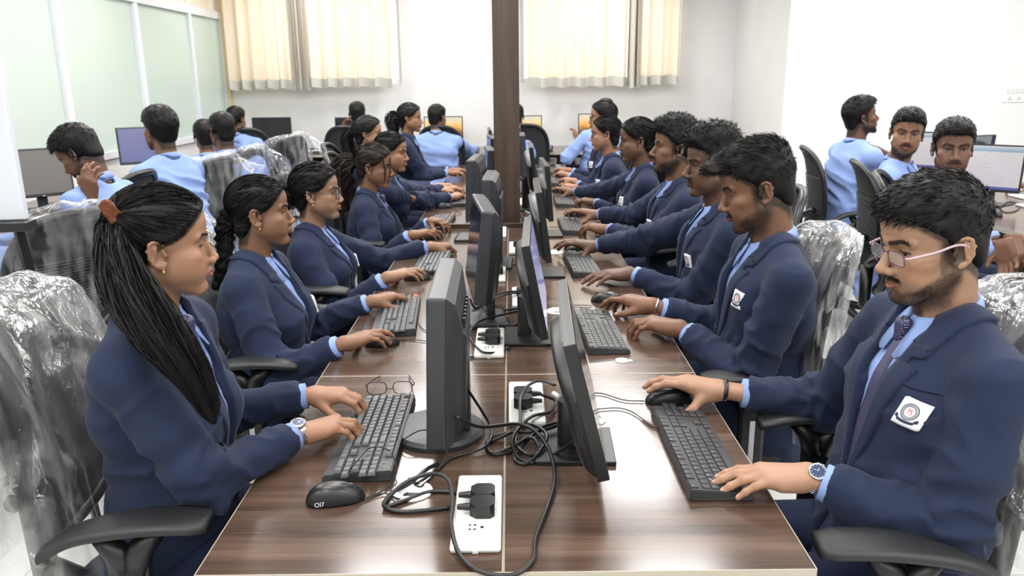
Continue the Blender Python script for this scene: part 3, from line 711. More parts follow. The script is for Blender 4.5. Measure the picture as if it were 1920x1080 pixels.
def person(label, hip, rz, head, hrot, P, hands, lod=1, wear='blazer', tone=(.30, .155, .085), sc=None, seat=.50, tie=False, badged=False, group=None, glass=None,
           lean=0, hairm=None, fin=None, twist=0, arms=None, legs=True, poses=None, open_=.055, shw=None, bulk=1., bpos=None, btilt=0.):
    hh, hb, hhair, nst = LOD[lod]; fem = P.get('fem', 0); sc = sc or (.955 if fem else 1.0)
    root = thing('person', label, 'person', (hip[0], hip[1], 0), rz, group); PEOPLE.append(root)
    cz, sz = math.cos(-rz), math.sin(-rz)
    def loc(p): p = np.array(p, float); x, y = p[0]-hip[0], p[1]-hip[1]; return np.array([x*cz-y*sz, x*sz+y*cz, p[2]])
    Hc = loc(head); yaw, pit, rol = [math.radians(a) for a in hrot]; Hm = rotm(yaw, pit, rol)
    Nb = Hc + rotm(yaw*.3, pit*.45, rol*.4) @ np.array([0, -.034, -.150*sc])          # base of the neck
    tone = tuple(c*.80 for c in tone); body = Parts(); key = np.array(tone)*1.10
    # head and neck
    P.setdefault('neck', .046 if fem else .052)
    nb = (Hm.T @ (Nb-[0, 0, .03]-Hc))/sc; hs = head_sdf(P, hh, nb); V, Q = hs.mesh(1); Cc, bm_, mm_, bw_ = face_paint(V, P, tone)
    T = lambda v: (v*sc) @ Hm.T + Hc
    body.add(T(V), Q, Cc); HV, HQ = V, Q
    # torso profile
    zp = seat+.03; zN = Nb[2]; H = zN-zp; cx = lambda z: Nb[0]*np.clip((z-zp)/H, 0, 1.1); lean_ = lean
    def cy(z): t = np.clip((z-zp)/H, -.2, 1.1); return Nb[1]*t + lean_*np.sin(np.clip(t, 0, 1)*PI)
    k = bulk*(.93 if fem else 1.0)
    tz = np.array([-.20, .0, .18, .40, .62, .80, .92, 1.0])*H+zp
    ta = np.array([.20, .195, .182 if not fem else .175, .166 if not fem else .155, .172 if not fem else .155, .165 if not fem else .148, .120, .075])*k
    tb = np.array([.155, .152, .140, .128, .126, .113, .088, .070])*k
    def torso(off):
        def fn(X, Y, Z):
            a = np.interp(Z, tz, ta)-off; b = np.interp(Z, tz, tb)-off
            u = abs((X-cx(Z))/a)**2.3+abs((Y-cy(Z))/b)**2.3; d = (u**(1/2.3)-1)*np.minimum(a, b)
            return np.maximum(np.maximum(d, zp-.14*1.0-Z+0*X), Z-(zN+.005)).astype(f32)
        return fn
    sw = shw or (.155 if fem else .186)*sc*bulk**.5; tw = math.radians(twist); S = {}
    for nm, sx in (('R', 1), ('L', -1)): S[nm] = Nb+np.array([sx*sw*math.cos(tw), .012+sx*sw*math.sin(tw), -.068*sc])
    # arms
    A = {}
    for nm, sx in (('R', 1), ('L', -1)):
        tip, wr, pose, roll = hands[nm][:4]; tip = loc(tip); wr = loc(wr); d = tip-wr; d /= np.linalg.norm(d); hs_ = (.93 if fem else 1.0)*sc
        wr = tip-d*REACH[pose]*hs_; pole = np.array(hands[nm][4] if len(hands[nm]) > 4 else (sx*.25, -.10, -1.0))
        E = ik(S[nm], wr, .285*sc, .25*sc, pole); A[nm] = (S[nm], E, wr, d, pose, roll, hs_, sx)
    exposed = [(hands[n][5] if len(hands[n]) > 5 else .045) for n in ('R', 'L')]
    pts = np.array([A[n][i] for n in 'RL' for i in range(3)]+[Nb, [0, -.16, seat-.1], [cx(zp), .2, zp]])
    lo, hi = pts.min(0)-.13, pts.max(0)+.12; lo[2] = max(lo[2], seat-.12); hi[2] = max(S['R'][2], S['L'][2], Nb[2]+.0, A['R'][1][2]+.05, A['L'][1][2]+.05)+.12
    B = SDF(lo, hi, hb)
    blo = np.array([-.26, -.22+min(0, Nb[1]), seat-.12]); bhi = np.array([.26, .22+max(0, Nb[1]), zN+.01]); blo[0] += min(0, Nb[0]); bhi[0] += max(0, Nb[0])
    B.op(torso(0), blo, bhi, .01, mg=.05)
    loose = wear == 'shirt'
    for nm, sx in (('R', 1), ('L', -1)):
        Sh = S[nm]; dn = (Sh-Nb); pad = 0 if loose else .006
        B.cap(Nb+dn*.30+[0, -.004, .012], Sh+[0, -.004, .004], .045, .052+pad, .035, mg=.05)
        B.cap(Nb+dn*.55+[0, .0, -.05], Sh+[-dn[0]*.12, 0, -.02], .066, .052, .03)
        B.ell(Nb+dn*.55+[0, -.045, -.13], (.080, .050, .11), .04)
    if fem:
        for sx in (-1, 1):
            z = zp+H*.60; B.ell((cx(z)+sx*.068, cy(z)+.085*k, z), (.064, .058, .062), .035, mg=.05)
    else:
        for sx in (-1, 1): z = zp+H*.70; B.ell((cx(z)+sx*.075, cy(z)+.075*k, z), (.085, .045, .08), .03, mg=.05)
    pre = B.F.copy()
    smsk = 1.0 if not loose else 1.03
    slen = {}
    for nm, ex in zip('RL', exposed):
        Sh, E, W, d, pose, roll, hs_, sx = A[nm]; fd = (W-E)/np.linalg.norm(W-E); q = (.93 if fem else 1.)*bulk**.5*(1.05 if loose else 1.)
        short = wear == 'shirt' and ex > .1; end = W-fd*ex
        B.cap(Sh, Sh*.45+E*.55, .060*q, .056*q, .014); B.cap(Sh*.45+E*.55, E, .057*q, .052*q, .010)
        B.cap(E, end, .052*q, (.042 if not loose else .040)*q+(.008 if short else 0), .008, flat=True); slen[nm] = (end, fd, q)
    # folds in the sleeves and body are moved vertices, below
    neckd = (Hc-Nb)/np.linalg.norm(Hc-Nb); rn = P['neck']*sc
    B.cap(Nb-neckd*.01+[0, .008, 0], Nb+neckd*.10, rn+.006, rn+.010, .006, 's')
    # shirt inside the blazer
    zb = zp+H*.34; wN = open_
    def wv(Z): return np.where(Z > zb, (Z-zb)/(zN-.03-zb)*wN, (zb-Z)*.18)
    if wear == 'blazer':
        def V_(X, Y, Z):
            w = wv(Z); return np.maximum(np.maximum(abs(X-cx(Z))-w, (cy(Z)+.02)-Y), Y-(cy(Z)+.185)).astype(f32)
        B.op(V_, (-.2+min(0, Nb[0]), min(0, Nb[1])-.05, seat-.12), (.2+max(0, Nb[0]), .3+max(Nb[1], 0), zN+.05), .003, 's')
    gm = BLAZER if wear == 'blazer' else SHIRT
    V, Q = B.mesh(1); Nn = normals(V, Q)
    # cloth folds: creases run round the sleeve near elbow and shoulder, soft diagonal ones on the body
    disp = np.zeros(len(V)); sd = P.get('seed', 1)*17
    dt = np.full(len(V), 9.); arm_w = np.zeros(len(V))
    for nm in 'RL':
        Sh, E, W, d, pose, roll, hs_, sx = A[nm]
        for (a, b, e0, e1) in ((Sh, E, .35, 1.0), (E, W, 1.0, .25)):
            ab = b-a; L = np.linalg.norm(ab); u = ab/L; t = np.clip((V-a)@u/L, 0, 1); q = V-a-(t*L)[:, None]*u; r = np.linalg.norm(q, axis=1)
            m = r < .085; w = e0*(1-t)+e1*t; w = w**1.5*m*sm(.085, .06, r)
            bend = q/(r[:, None]+1e-6); s_ = t*L
            wp = vnoise(np.stack([V[:, 0]*11, V[:, 1]*11, V[:, 2]*11], 1), sd)*.022
            rn_ = np.stack([(s_+wp+bend[:, 2]*.022)*24, bend[:, 0]*1.0+sx*3, bend[:, 2]*1.0+sd], 1)
            f = (1-abs(vnoise(rn_, sd+3)))**3; disp += (f-.22)*.0195*w*(.4 if lod > 2 else 1)
            arm_w = np.maximum(arm_w, m*sm(.08, .06, r))
    bw = (1-arm_w)*sm(zN, zN-.15, V[:, 2]); rn_ = np.stack([V[:, 0]*7+V[:, 2]*5, V[:, 1]*7, V[:, 2]*17+V[:, 0]*4], 1)
    disp += ((1-abs(vnoise(rn_, sd+9)))**2.5-.3)*(.026 if loose else .010)*bw; disp += .0015*fbm(V*18, sd, 2)
    V = V+Nn*disp[:, None]
    g_ = link('blazer' if wear == 'blazer' else 'shirt', V, Q, gm, root)
    # skin of arms and hands
    hres = {0: .0033, 1: .0047, 2: .0070, 3: .010}[lod]
    for nm, ex in zip('RL', exposed):
        Sh, E, W, d, pose, roll, hs_, sx = A[nm]; hv, hq, nl, kn, tp = hand(pose, hres); v = hv.copy(); q = hq.copy(); fin_ = hs_
        if sx < 0: v[:, 0] *= -1; q = q[:, ::-1]
        y = d; up = np.array([0, 0, 1.]); 
        if abs(y[2]) > .85: up = np.array([-sx*1., 0, .2])
        x = np.cross(y, up); x /= np.linalg.norm(x); z = np.cross(x, y); ca, sa = math.cos(math.radians(roll)*sx), math.sin(math.radians(roll)*sx)
        x, z = x*ca+z*sa, z*ca-x*sa; Rm = np.stack([x, y, z], 1)
        # bend the wrist: the stub behind it follows the forearm
        fd = (W-E)/np.linalg.norm(W-E); vv = (v*hs_); vw = vv @ Rm.T + W
        s_ = vv[:, 1]; back = np.clip(-(s_-.012)/.05, 0, 1)
        fa = Rm @ np.array([0, 1, 0]); fwd_dir = W+(fd*s_[:, None])+vv[:, [0]]*x+vv[:, [2]]*z
        vw = vw*(1-back[:, None])+fwd_dir*back[:, None]
        c = np.tile(key*.97, (len(vw), 1)); c *= (1+.08*fbm(v*60, 4))[:, None]
        c = c*(1-.55*nl[:, None])+(key*.45+np.array([.45, .30, .26]))*.55*nl[:, None]
        c = c*(1-.35*kn[:, None])+key*np.array([.6, .5, .5])*.35*kn[:, None]; c *= (1+.18*tp)[:, None]*np.array([1.03, 1, 1])
        body.add(vw, q, np.clip(c, 0, 1))
        if ex > .1:
            n = 9; Pp = np.array([W-fd*(.02+(ex+.02)*i/(n-1)) for i in range(n)]); tv, tq = tube_arr(Pp, np.linspace(.0225, .040, n)*hs_, 16); body.add(tv, tq, key)
        else:
            tv, tq = tube_arr([W-fd*.06, W-fd*(ex+.05)], [.022*hs_, .026*hs_], 12); body.add(tv, tq, key)
        tv, tq = tube_arr([W-fd*(ex+.05), E, Sh, Nb-[0, 0, .06], [0, 0, zp]], [.018, .020, .026, .05, .10], 10); body.add(tv, tq, key)
    bo = body.build('body', SKIN, root)
    # eyes
    if lod <= 2:
        for sx in (-1, 1):
            n = 20 if lod == 0 else 10; th = np.linspace(0, PI, n); ph = 2*PI*np.arange(n)/n; r = .0121; gz = P.get('gaze', (0, 0)); gd = rotm(math.radians(gz[0]), math.radians(gz[1]))
            X = np.stack([np.outer(np.sin(th), np.cos(ph)), np.outer(np.cos(th), np.ones(n)), np.outer(np.sin(th), np.sin(ph))], -1)*r
            cc = np.zeros((n, n, 3)); aa = np.degrees(th)[:, None]+0*ph; cc[:] = (.46, .42, .39); cc[aa < 31] = (.022, .010, .006); cc[aa < 14] = (.003, .003, .003)
            ev = X.reshape(-1, 3) @ gd.T + [sx*.031, .0665, .0065]; o = link('eye', T(ev), grid_faces(n, n, True), EYE, root, True, cc.reshape(-1, 3))
    # hair
    hm_ = hairm or HAIR; out, tie_p = build_hair(P, hhair, nst)
    hp = Parts()
    for v, q in out: hp.add(T(v), q, (0, 0, 0))
    if lod <= 1:
        for sx in (-1, 1):
            a = np.linspace(.12, PI-.12, 9); op = P.get('eye', .8); q_ = np.stack([sx*.031+.0128*np.cos(a), .0665+.0140*np.sin(a)**.35*.98, .0062+.0052*op*np.sin(a)*1.02-.001*(1-op)], 1)
            v, q = tube_arr(q_, [.0002]+[.00075]*7+[.0002], 4); hp.add(T(v), q, (0, 0, 0))
    for tl in P.get('tails', []):
        ctrl = np.array([T(np.array(p[1:], float)) if p[0] == 'h' else (loc(p[1:])) for p in [(c if isinstance(c[0], str) else ('h',)+tuple(c)) for c in tl['c']]] )
        for v, q in tail(ctrl, np.array(tl['r'])*sc, tl.get('n', 600) if lod < 3 else 120, P.get('seed', 1), True, tl.get('fz', .15), 1.0 if lod == 0 else 1.8, tl.get('braid', 0)): hp.add(v, q, (0, 0, 0))
    if lod <= 1:      # short hairs of beard, moustache and brows
        Hn = normals(HV, HQ); rs = np.random.RandomState(sd+5)
        def tufts(mask, n, L, dirf, w, lf_=.0012):
            p_ = mask*(mask > .25)
            if p_.sum() < 1: return
            i = rs.choice(len(HV), n, p=p_/p_.sum()); a = HV[i]+rs.randn(n, 3)*.0008; nn = Hn[i]; d = dirf(a)+rs.randn(n, 3)*.35; d -= nn*(d*nn).sum(1, keepdims=True)*.8; d /= np.linalg.norm(d, axis=1, keepdims=True)
            pth = np.stack([a-nn*.0004+d*L*t+nn*(lf_*t) for t in (0, .5, 1)], 1); v, q = strands(pth, w); hp.add(T(v), q, (0, 0, 0))
        f_ = 1 if lod == 0 else .5
        if fem: tufts(bm_, int(1500*f_), .026, lambda a: (np.array(P.get('tie', (0, -.11, .035)))-a)*12, .00045, .008)
        else: tufts(bm_, int(2600*f_), .0042, lambda a: np.array([0, .15, -1.])+0*a, .00034)
        tufts(mm_, int(420*f_), .0055, lambda a: np.stack([np.sign(a[:, 0])*.9, -.1+0*a[:, 0], -.6+0*a[:, 0]], 1), .0004)
        tufts(bw_, int(320*f_), .0065, lambda a: np.stack([np.sign(a[:, 0])*1., -.4+0*a[:, 0], .25+0*a[:, 0]], 1), .0004)
    link('hair', np.vstack(hp.V), np.vstack(hp.Q), hm_, root)
    # shirt, collar, tie, lapels
    up = neckd; bx = np.array([1., 0, 0]); fy = np.cross(up, bx); bx = np.cross(fy, up); c0 = Nb+up*.004+[0, .004, 0]
    def ringp(phi, r, hgt, ry=1.06): return c0+(np.outer(np.sin(phi)*r, bx)-np.outer(np.cos(phi)*r*ry, fy)) + np.outer(np.ones_like(phi)*hgt, up)
    if wear == 'blazer':
        Sg = SDF((Nb[0]-.14, min(0, Nb[1])-.02, zp+.02), (Nb[0]+.14, max(0, Nb[1])+.20, zN+.03), .0095 if lod < 1 else .013)
        Sg.op(torso(.011), blo, bhi, .01, mg=.05)
        if fem:
            for sx in (-1, 1): z = zp+H*.60; Sg.ell((cx(z)+sx*.062, cy(z)+.078*k, z), (.058, .052, .058), .035, mg=.05)
        else:
            for sx in (-1, 1): z = zp+H*.70; Sg.ell((cx(z)+sx*.075, cy(z)+.064*k, z), (.085, .045, .08), .03, mg=.05)
        Sg.cap(Nb-[0, 0, .05], Nb+up*.006, rn+.008, rn+.0, .02)
        Sg.op(lambda X, Y, Z: ((cy(Z)-.01)-Y+0*X).astype(f32), Sg.lo, Sg.lo+Sg.n*Sg.h, mode='x')
        v, q = Sg.mesh(1); v = v+normals(v, q)*(.004*fbm(v*np.array([30, 30, 12]), sd, 2))[:, None]; so = link('shirt', v, q, SHIRT, root)
        W_ = SDF.__new__(SDF); W_.__dict__ = dict(B.__dict__); W_.F = pre
        if lod < 3:
            # lapels and blazer collar
            for sx in (-1, 1):
                r0 = rn+.008
                path = [c0+bx*0-fy*(r0+.002)+up*.034, c0+bx*sx*r0*.75-fy*r0*.75+up*.032, c0+bx*sx*(r0+.002)+up*.022, c0+bx*sx*(r0-.004)+fy*(.045)-up*.002]
                nl_ = 9; zs = np.linspace(zN-.045, zb, nl_)
                path += [np.array([cx(z)+sx*max(float(wv(z)), .0015), cy(z)+.14, z]) for z in zs]
                ps = spline(path, 6); n = len(ps); t = np.linspace(0, 1, n)
                isf = np.interp(np.arange(n), np.arange(len(path))*6, np.clip(np.arange(len(path))-3, 0, 1.0))
                fyv = front_y(W_, ps[:, 0], ps[:, 2], cy(zp+H*.6)+.25); ps[:, 1] = np.where(isf > .5, fyv, ps[:, 1])
                kk = np.arange(n)/6.0
                wid = np.interp(kk, [0, 2, 3, 4.3, 4.31, 4.75, 4.76, 6.5, 9, len(path)-1], [.050, .050, .048, .042, .020, .016, .060, .050, .030, .0]) * (1 if not fem else .92)
                od = np.stack([np.interp(kk, [0, 1, 2, 3, 4], [0, sx*.5, sx*.9, sx*.95, sx*1]), np.interp(kk, [0, 1, 2, 3], [-.45, -.3, 0, 0]), np.interp(kk, [0, 1, 2, 3, 4, 4.75, 4.76, 6], [-.95, -.7, -.35, -.15, .0, .10, .35, .1])], 1)
                od /= np.linalg.norm(od, axis=1, keepdims=True); outer = ps+od*wid[:, None]
                v, q, uv = strip(None, W_, ps, outer, (.0075, .0050), ncross=5)
                link('lapel' , v, q if sx < 0 else q[:, ::-1], LAPEL, root)
            for nm in 'RL':
                end, fd, q_ = slen[nm]; tv, tq = tube_arr([end-fd*.03, end+fd*.012, end+fd*.0125, end-fd*.02], np.array([.036, .0345, .031, .031])*q_, 18)
                cf = link('shirt_cuff', tv, tq, SHIRT, root)
        if tie:
            zs = np.linspace(zN-.035, zp+.02, 30); x0 = np.array([cx(z) for z in zs]); hw = np.interp(np.linspace(0, 1, 30), [0, .03, .8, 1], [.013, .015, .036, .038])
            y0 = front_y(Sg, x0, zs, cy(zp+H*.6)+.25)+.006; yf = np.array([cy(z)+np.interp(z, tz, tb) for z in zs]); y0 = np.maximum(y0, yf-.012)
            rows = []
            for a in (-1, -.55, 0, .55, 1): rows.append(np.stack([x0+a*hw, y0-.006*a*a+.003, zs], 1))
            Vt = np.stack(rows, 1); uv = np.stack([np.broadcast_to(np.array([-1, -.55, 0, .55, 1])[None]*hw[:, None]+.5, (30, 5)), np.broadcast_to((zs-zp)[:, None], (30, 5))], -1)
            tv = Vt.reshape(-1, 3); to = link('tie', tv, grid_faces(30, 5), TIE, root, True, None, uv.reshape(-1, 2)); md = to.modifiers.new('s', 'SOLIDIFY'); md.thickness = .003
            kn = SDF(Nb+[-.03, -.0, -.07], Nb+[.03, .13, .02], .003); kc = np.array([cx(zN-.02), y0[0]+.002, zN-.028]); kn.cap(kc+[0, -.004, .014], kc+[0, .002, -.014], .0165, .010, .004); v, q = kn.mesh(1)
            link('tie_knot', v, q, TIE, to, True, None, np.stack([v[:, 0]+.5, v[:, 2]], 1))
        if badged:
            z = zp+H*(bpos or (.098, .63))[1]; bx_ = cx(z)-(bpos or (.098, .63))[0]*k; yy = front_y(W_, np.array([bx_]), np.array([z]), cy(z)+.25)[0]; badge(W_, np.array([bx_, yy, z]), root, fine=lod < 2, tilt=btilt, sdf2=B)
            if lod == 0:
                us = np.linspace(-.062, .062, 14)
                for zz_ in (z+.040,):
                    xs = bx_+us; yq = front_y(W_, xs, np.full(14, zz_), cy(z)+.25); MB().tube(np.stack([xs, yq+.0012, np.full(14, zz_)], 1), .0016, 5).build('pocket_edge', BLAZER, root, True)
    # shirt collar: stand and turned-down leaf
    n = 41 if lod < 2 else 21; ph = np.linspace(-PI*.93, PI*.93, n); fr = sm(.45, 1., abs(ph)/PI); rb = rn+.004
    hgt = .024-.010*fr; rows = [ringp(ph, rb, -.012), ringp(ph, rb, 0)+np.outer(hgt-.0, up), ringp(ph, rb+.004, 0)+np.outer(hgt+.002, up), ringp(ph, rb+.007, 0)+np.outer(hgt-.010, up)]
    tipd = np.exp(-((abs(ph)-PI*.86)/.35)**2); low = ringp(ph, rb+.008+.026*fr, 0)+np.outer(-.006-.020*fr-.024*tipd, up)+np.outer(.016*fr+.024*tipd, fy); rows += [low]
    Sx = Sg if wear == 'blazer' else B
    for kr, of_ in ((3, .003), (4, .0095)):
        dd = Sx.sample(rows[kr]); bad = dd < of_; rows[kr] = np.where(bad[:, None], Sx.snap(rows[kr], of_, 6), rows[kr])
    Vc = np.stack(rows, 1); nr, nc, _ = Vc.shape; co = link('collar', Vc.reshape(-1, 3), grid_faces(nr, nc), SHIRT, root); md = co.modifiers.new('s', 'SOLIDIFY'); md.thickness = .0028; md.offset = 0
    # legs
    if legs:
        hl = .022 if lod < 1 else .032; kx = .12; kn_y = .44 if not fem else .41; ps = SDF((-.28, -.20, .0), (.28, .62, seat+.16), hl)
        for sx in (-1, 1):
            ps.cap((sx*.09, 0, seat+.06), (sx*kx, kn_y, seat+.055), .085, .066, .03); ps.cap((sx*kx, kn_y, seat+.05), (sx*(kx+.01), kn_y-.04, .11), .066, .048, .02)
        ps.ell((0, -.01, seat+.06), (.17, .13, .085), .04); v, q = ps.mesh(1); link('trousers', v, q, TROUSER, root)
        for sx in (-1, 1):
            s2 = SDF((sx*(kx+.01)-.07, kn_y-.14, -.01), (sx*(kx+.01)+.07, kn_y+.2, .14), .017); c = np.array([sx*(kx+.01), kn_y-.03, .0]); s2.cap(c+[0, -.03, .05], c+[0, .03, .045], .042, .042, .02); s2.cap(c+[0, .02, .038], c+[0, .15, .03], .040, .030, .02); s2.op(lambda X, Y, Z: (.004-Z+0*X+0*Y).astype(f32), s2.lo, s2.lo+s2.n*s2.h, mode='x')
            v, q = s2.mesh(1); link('shoe', v, q, BLACKP, root)
    if glass: glasses(root, glass, Hm, Hc, sc)
    return dict(root=root, A=A, loc=loc, T=T, B=B, Hc=Hc, Hm=Hm, Nb=Nb, cx=cx, cy=cy, slen=slen, sc=sc)
# ---------------------------------------------------------------- room materials
WALLM = grain(mat('white_wall_paint', (.74, .74, .73), .7, spec=.3), (.70, .70, .695), (.73, .73, .726), (1, 1, 1), 3, 4, bump=.02)
CEILM = mat('ceiling_white', (.82, .82, .80), .85)
FLOORM = grain(mat('vitrified_tile', (.6, .6, .58), .16, spec=.5), (.52, .52, .50), (.62, .62, .60), (1, 1, 1), 4, 5)
GROUTM = mat('tile_grout', (.35, .35, .33), .8)
SKIRT = mat('brown_skirting', (.18, .07, .045), .4)
ALU = mat('white_aluminium', (.74, .76, .80), .35)
def frosted():
    m = mat('frosted_green_glass', (.60, .66, .62), .22, spec=.6); nt = m.node_tree; b = nt.nodes['Principled BSDF']; out = nt.nodes['Material Output']
    tr = nd(m, 'ShaderNodeBsdfTranslucent'); tr.inputs[0].default_value = (.74, .82, .75, 1); mx = nd(m, 'ShaderNodeMixShader'); mx.inputs[0].default_value = .35
    ln(m, b, 0, mx, 1); ln(m, tr, 0, mx, 2); ln(m, mx, 0, out, 0); return m
FROST = frosted()
def wood(name, c0, c1, c2, axis='x', rough=.16, sc=1.):
    m = mat(name, c1, rough, spec=.55); b = m.node_tree.nodes['Principled BSDF']
    s = (1.0, 17, 17) if axis == 'x' else (17, 17, 1.0)
    mp = coords(m, tuple(v*sc for v in s)); n = nd(m, 'ShaderNodeTexNoise'); n.inputs['Scale'].default_value = 1.0; n.inputs['Detail'].default_value = 7; n.inputs['Roughness'].default_value = .62; n.inputs['Distortion'].default_value = .35
    ln(m, mp, 'Vector', n, 'Vector'); r = nd(m, 'ShaderNodeValToRGB'); e = r.color_ramp.elements; e[0].position = .30; e[0].color = (*c0, 1); e[1].position = .72; e[1].color = (*c2, 1)
    x = r.color_ramp.elements.new(.50); x.color = (*c1, 1); ln(m, n, 'Fac', r, 'Fac')
    mp2 = coords(m, tuple(v*sc for v in ((3, 130, 130) if axis == 'x' else (130, 130, 3)))); n2 = nd(m, 'ShaderNodeTexNoise'); n2.inputs['Scale'].default_value = 1.3; n2.inputs['Detail'].default_value = 4; ln(m, mp2, 'Vector', n2, 'Vector')
    mx = nd(m, 'ShaderNodeMix'); mx.data_type = 'RGBA'; mx.blend_type = 'MULTIPLY'; mx.inputs[0].default_value = .55; ln(m, r, 'Color', mx, 6)
    r2 = nd(m, 'ShaderNodeValToRGB'); r2.color_ramp.elements[0].position = .3; r2.color_ramp.elements[0].color = (.5, .5, .5, 1); r2.color_ramp.elements[1].position = .7; ln(m, n2, 'Fac', r2, 'Fac'); ln(m, r2, 'Color', mx, 7); ln(m, mx, 2, b, 'Base Color')
    mr = nd(m, 'ShaderNodeMapRange'); mr.inputs['To Min'].default_value = rough-.01; mr.inputs['To Max'].default_value = rough+.02; ln(m, n2, 'Fac', mr, 'Value'); ln(m, mr, 'Result', b, 'Roughness')
    return m
DESKM = wood('walnut_laminate', (.046, .027, .019), (.098, .060, .043), (.155, .100, .074), rough=.165)
PILM = wood('walnut_pillar_laminate', (.036, .021, .014), (.064, .038, .026), (.092, .060, .043), 'z', .35)
EDGEM = mat('desk_edge_band', (.42, .38, .31), .4)
DARKW = mat('dark_desk_panel', (.035, .018, .012), .45)
def curtain_mat():
    m = mat('cream_curtain', (.80, .66, .48), .85, spec=.1); nt = m.node_tree; b = nt.nodes['Principled BSDF']; out = nt.nodes['Material Output']
    tr = nd(m, 'ShaderNodeBsdfTranslucent'); tr.inputs[0].default_value = (.95, .80, .60, 1); mx = nd(m, 'ShaderNodeMixShader'); mx.inputs[0].default_value = .38
    grain(m, (.76, .70, .60), (.82, .76, .66), (1, 1, 1), 60, 3)
    ln(m, b, 0, mx, 1); ln(m, tr, 0, mx, 2); ln(m, mx, 0, out, 0); return m
CURT = curtain_mat()
HEM = mat('curtain_hem', (.52, .51, .46), .9)
# ---------------------------------------------------------------- shell
def struct(name, mb, m, parent=None, smooth=False):
    o = mb.build(name, m, parent, smooth)
    if parent is None: o['kind'] = 'structure'
    return o
YF, XL, XR, YB, PX, PY = 9.78, -3.40, 6.6, -3.2, 2.67, 7.92
fl = struct('floor', MB().box((XL-.2, YB-.2, -.10), (XR+.2, YF+.25, -.004)), GROUTM)
tile = MB().box((-.298, -.298, -.006), (.298, .298, 0), .0015)
t0 = tile.build('floor_tile', FLOORM, fl); t0.location = (-2.1, .9, 0)
ntile = 1
for i in range(17):
    for j in range(22):
        x, y = XL+.3+i*.6, YB+.3+j*.6
        if (x, y) == (-2.1, .9) or y < -.2: continue
        if ntile < 290: o = t0.copy(); COL.objects.link(o); o.location = (x, y, 0); ntile += 1
t0.location = (XL+.3, -.2, 0)
rest = MB()
for i in range(17):
    for j in range(6):
        x, y = XL+.3+i*.6, YB+.3+j*.6
        if y < -.25: rest.box((x-.298, y-.298, -.006), (x+.298, y+.298, 0))
tag(rest.build('floor_tile_rest', FLOORM, fl), kind='stuff')
ce = struct('ceiling', MB().box((XL-.2, YB-.2, CEIL), (XR+.2, YF+.25, CEIL+.12)), CEILM)
for (x, y) in PANELS:
    p = thing('ceiling_light', 'square flush ceiling light panel', 'ceiling light', (x, y, CEIL), 0, 'square ceiling light panels')
    MB().box((-.31, -.31, -.012), (.31, -.285, 0)).box((-.31, .285, -.012), (.31, .31, 0)).box((-.31, -.285, -.012), (-.285, .285, 0)).box((.285, -.285, -.012), (.31, .285, 0)).build('light_frame', ALU, p)
    e = bpy.data.materials.get('light_diffuser') or mat('light_diffuser', (.9, .9, .9), .5, **{'Emission_Color': (1, .98, .95, 1), 'Emission_Strength': 5.0})
    MB().box((-.285, -.285, -.010), (.285, .285, -.004)).build('diffuser', e, p)
# far wall with two window openings
wz0, wz1 = 1.50, 2.62; W1 = (-3.20, -1.30); W2 = (.12, 2.02)
far = MB().box((XL-.2, YF, 0), (PX+.25, YF+.22, wz0)).box((XL-.2, YF, wz1), (PX+.25, YF+.22, CEIL)).box((XL-.2, YF, wz0), (W1[0], YF+.22, wz1)).box((W1[1], YF, wz0), (W2[0], YF+.22, wz1)).box((W2[1], YF, wz0), (PX+.25, YF+.22, wz1))
struct('wall_far', far, WALLM)
for k, (a, b) in enumerate((W1, W2)):
    wm = struct('window_%d' % (k+1), MB().box((a, YF+.10, wz0), (b, YF+.15, wz0+.05)).box((a, YF+.10, wz1-.05), (b, YF+.15, wz1)).box((a, YF+.10, wz0+.051), (a+.05, YF+.15, wz1-.051)).box((b-.05, YF+.10, wz0+.051), (b, YF+.15, wz1-.051)).box(((a+b)/2-.03, YF+.10, wz0+.051), ((a+b)/2+.03, YF+.15, wz1-.051)), ALU)
    gl = bpy.data.materials.get('clear_glass') or mat('clear_glass', (1, 1, 1), .02, Transmission_Weight=1.0, Alpha=.25)
    for (c, d) in ((a+.05, (a+b)/2-.03), ((a+b)/2+.03, b-.05)): MB().box((c, YF+.122, wz0+.05), (d, YF+.128, wz1-.05)).build('pane', gl, wm)
# right: a pier wall comes forward, then the front-facing wall
struct('wall_right_return', MB().box((PX, PY+.2, 0), (PX+.2, YF, CEIL)), WALLM)
struct('wall_right_front', MB().box((PX, PY, 0), (XR+.2, PY+.2, CEIL)), WALLM)
struct('wall_right', MB().box((XR, YB, 0), (XR+.2, PY, CEIL)), WALLM)
struct('wall_back', MB().box((XL-.2, YB-.2, 0), (XR+.2, YB, CEIL)), WALLM)
struct('baseboard_right', MB().box((PX-.012, PY-.012, 0), (XR, PY, .10)).box((PX-.012, PY, 0), (PX, YF, .10)), SKIRT)
struct('baseboard_far', MB().box((XL, YF-.012, 0), (PX-.012, YF, .10)), SKIRT)
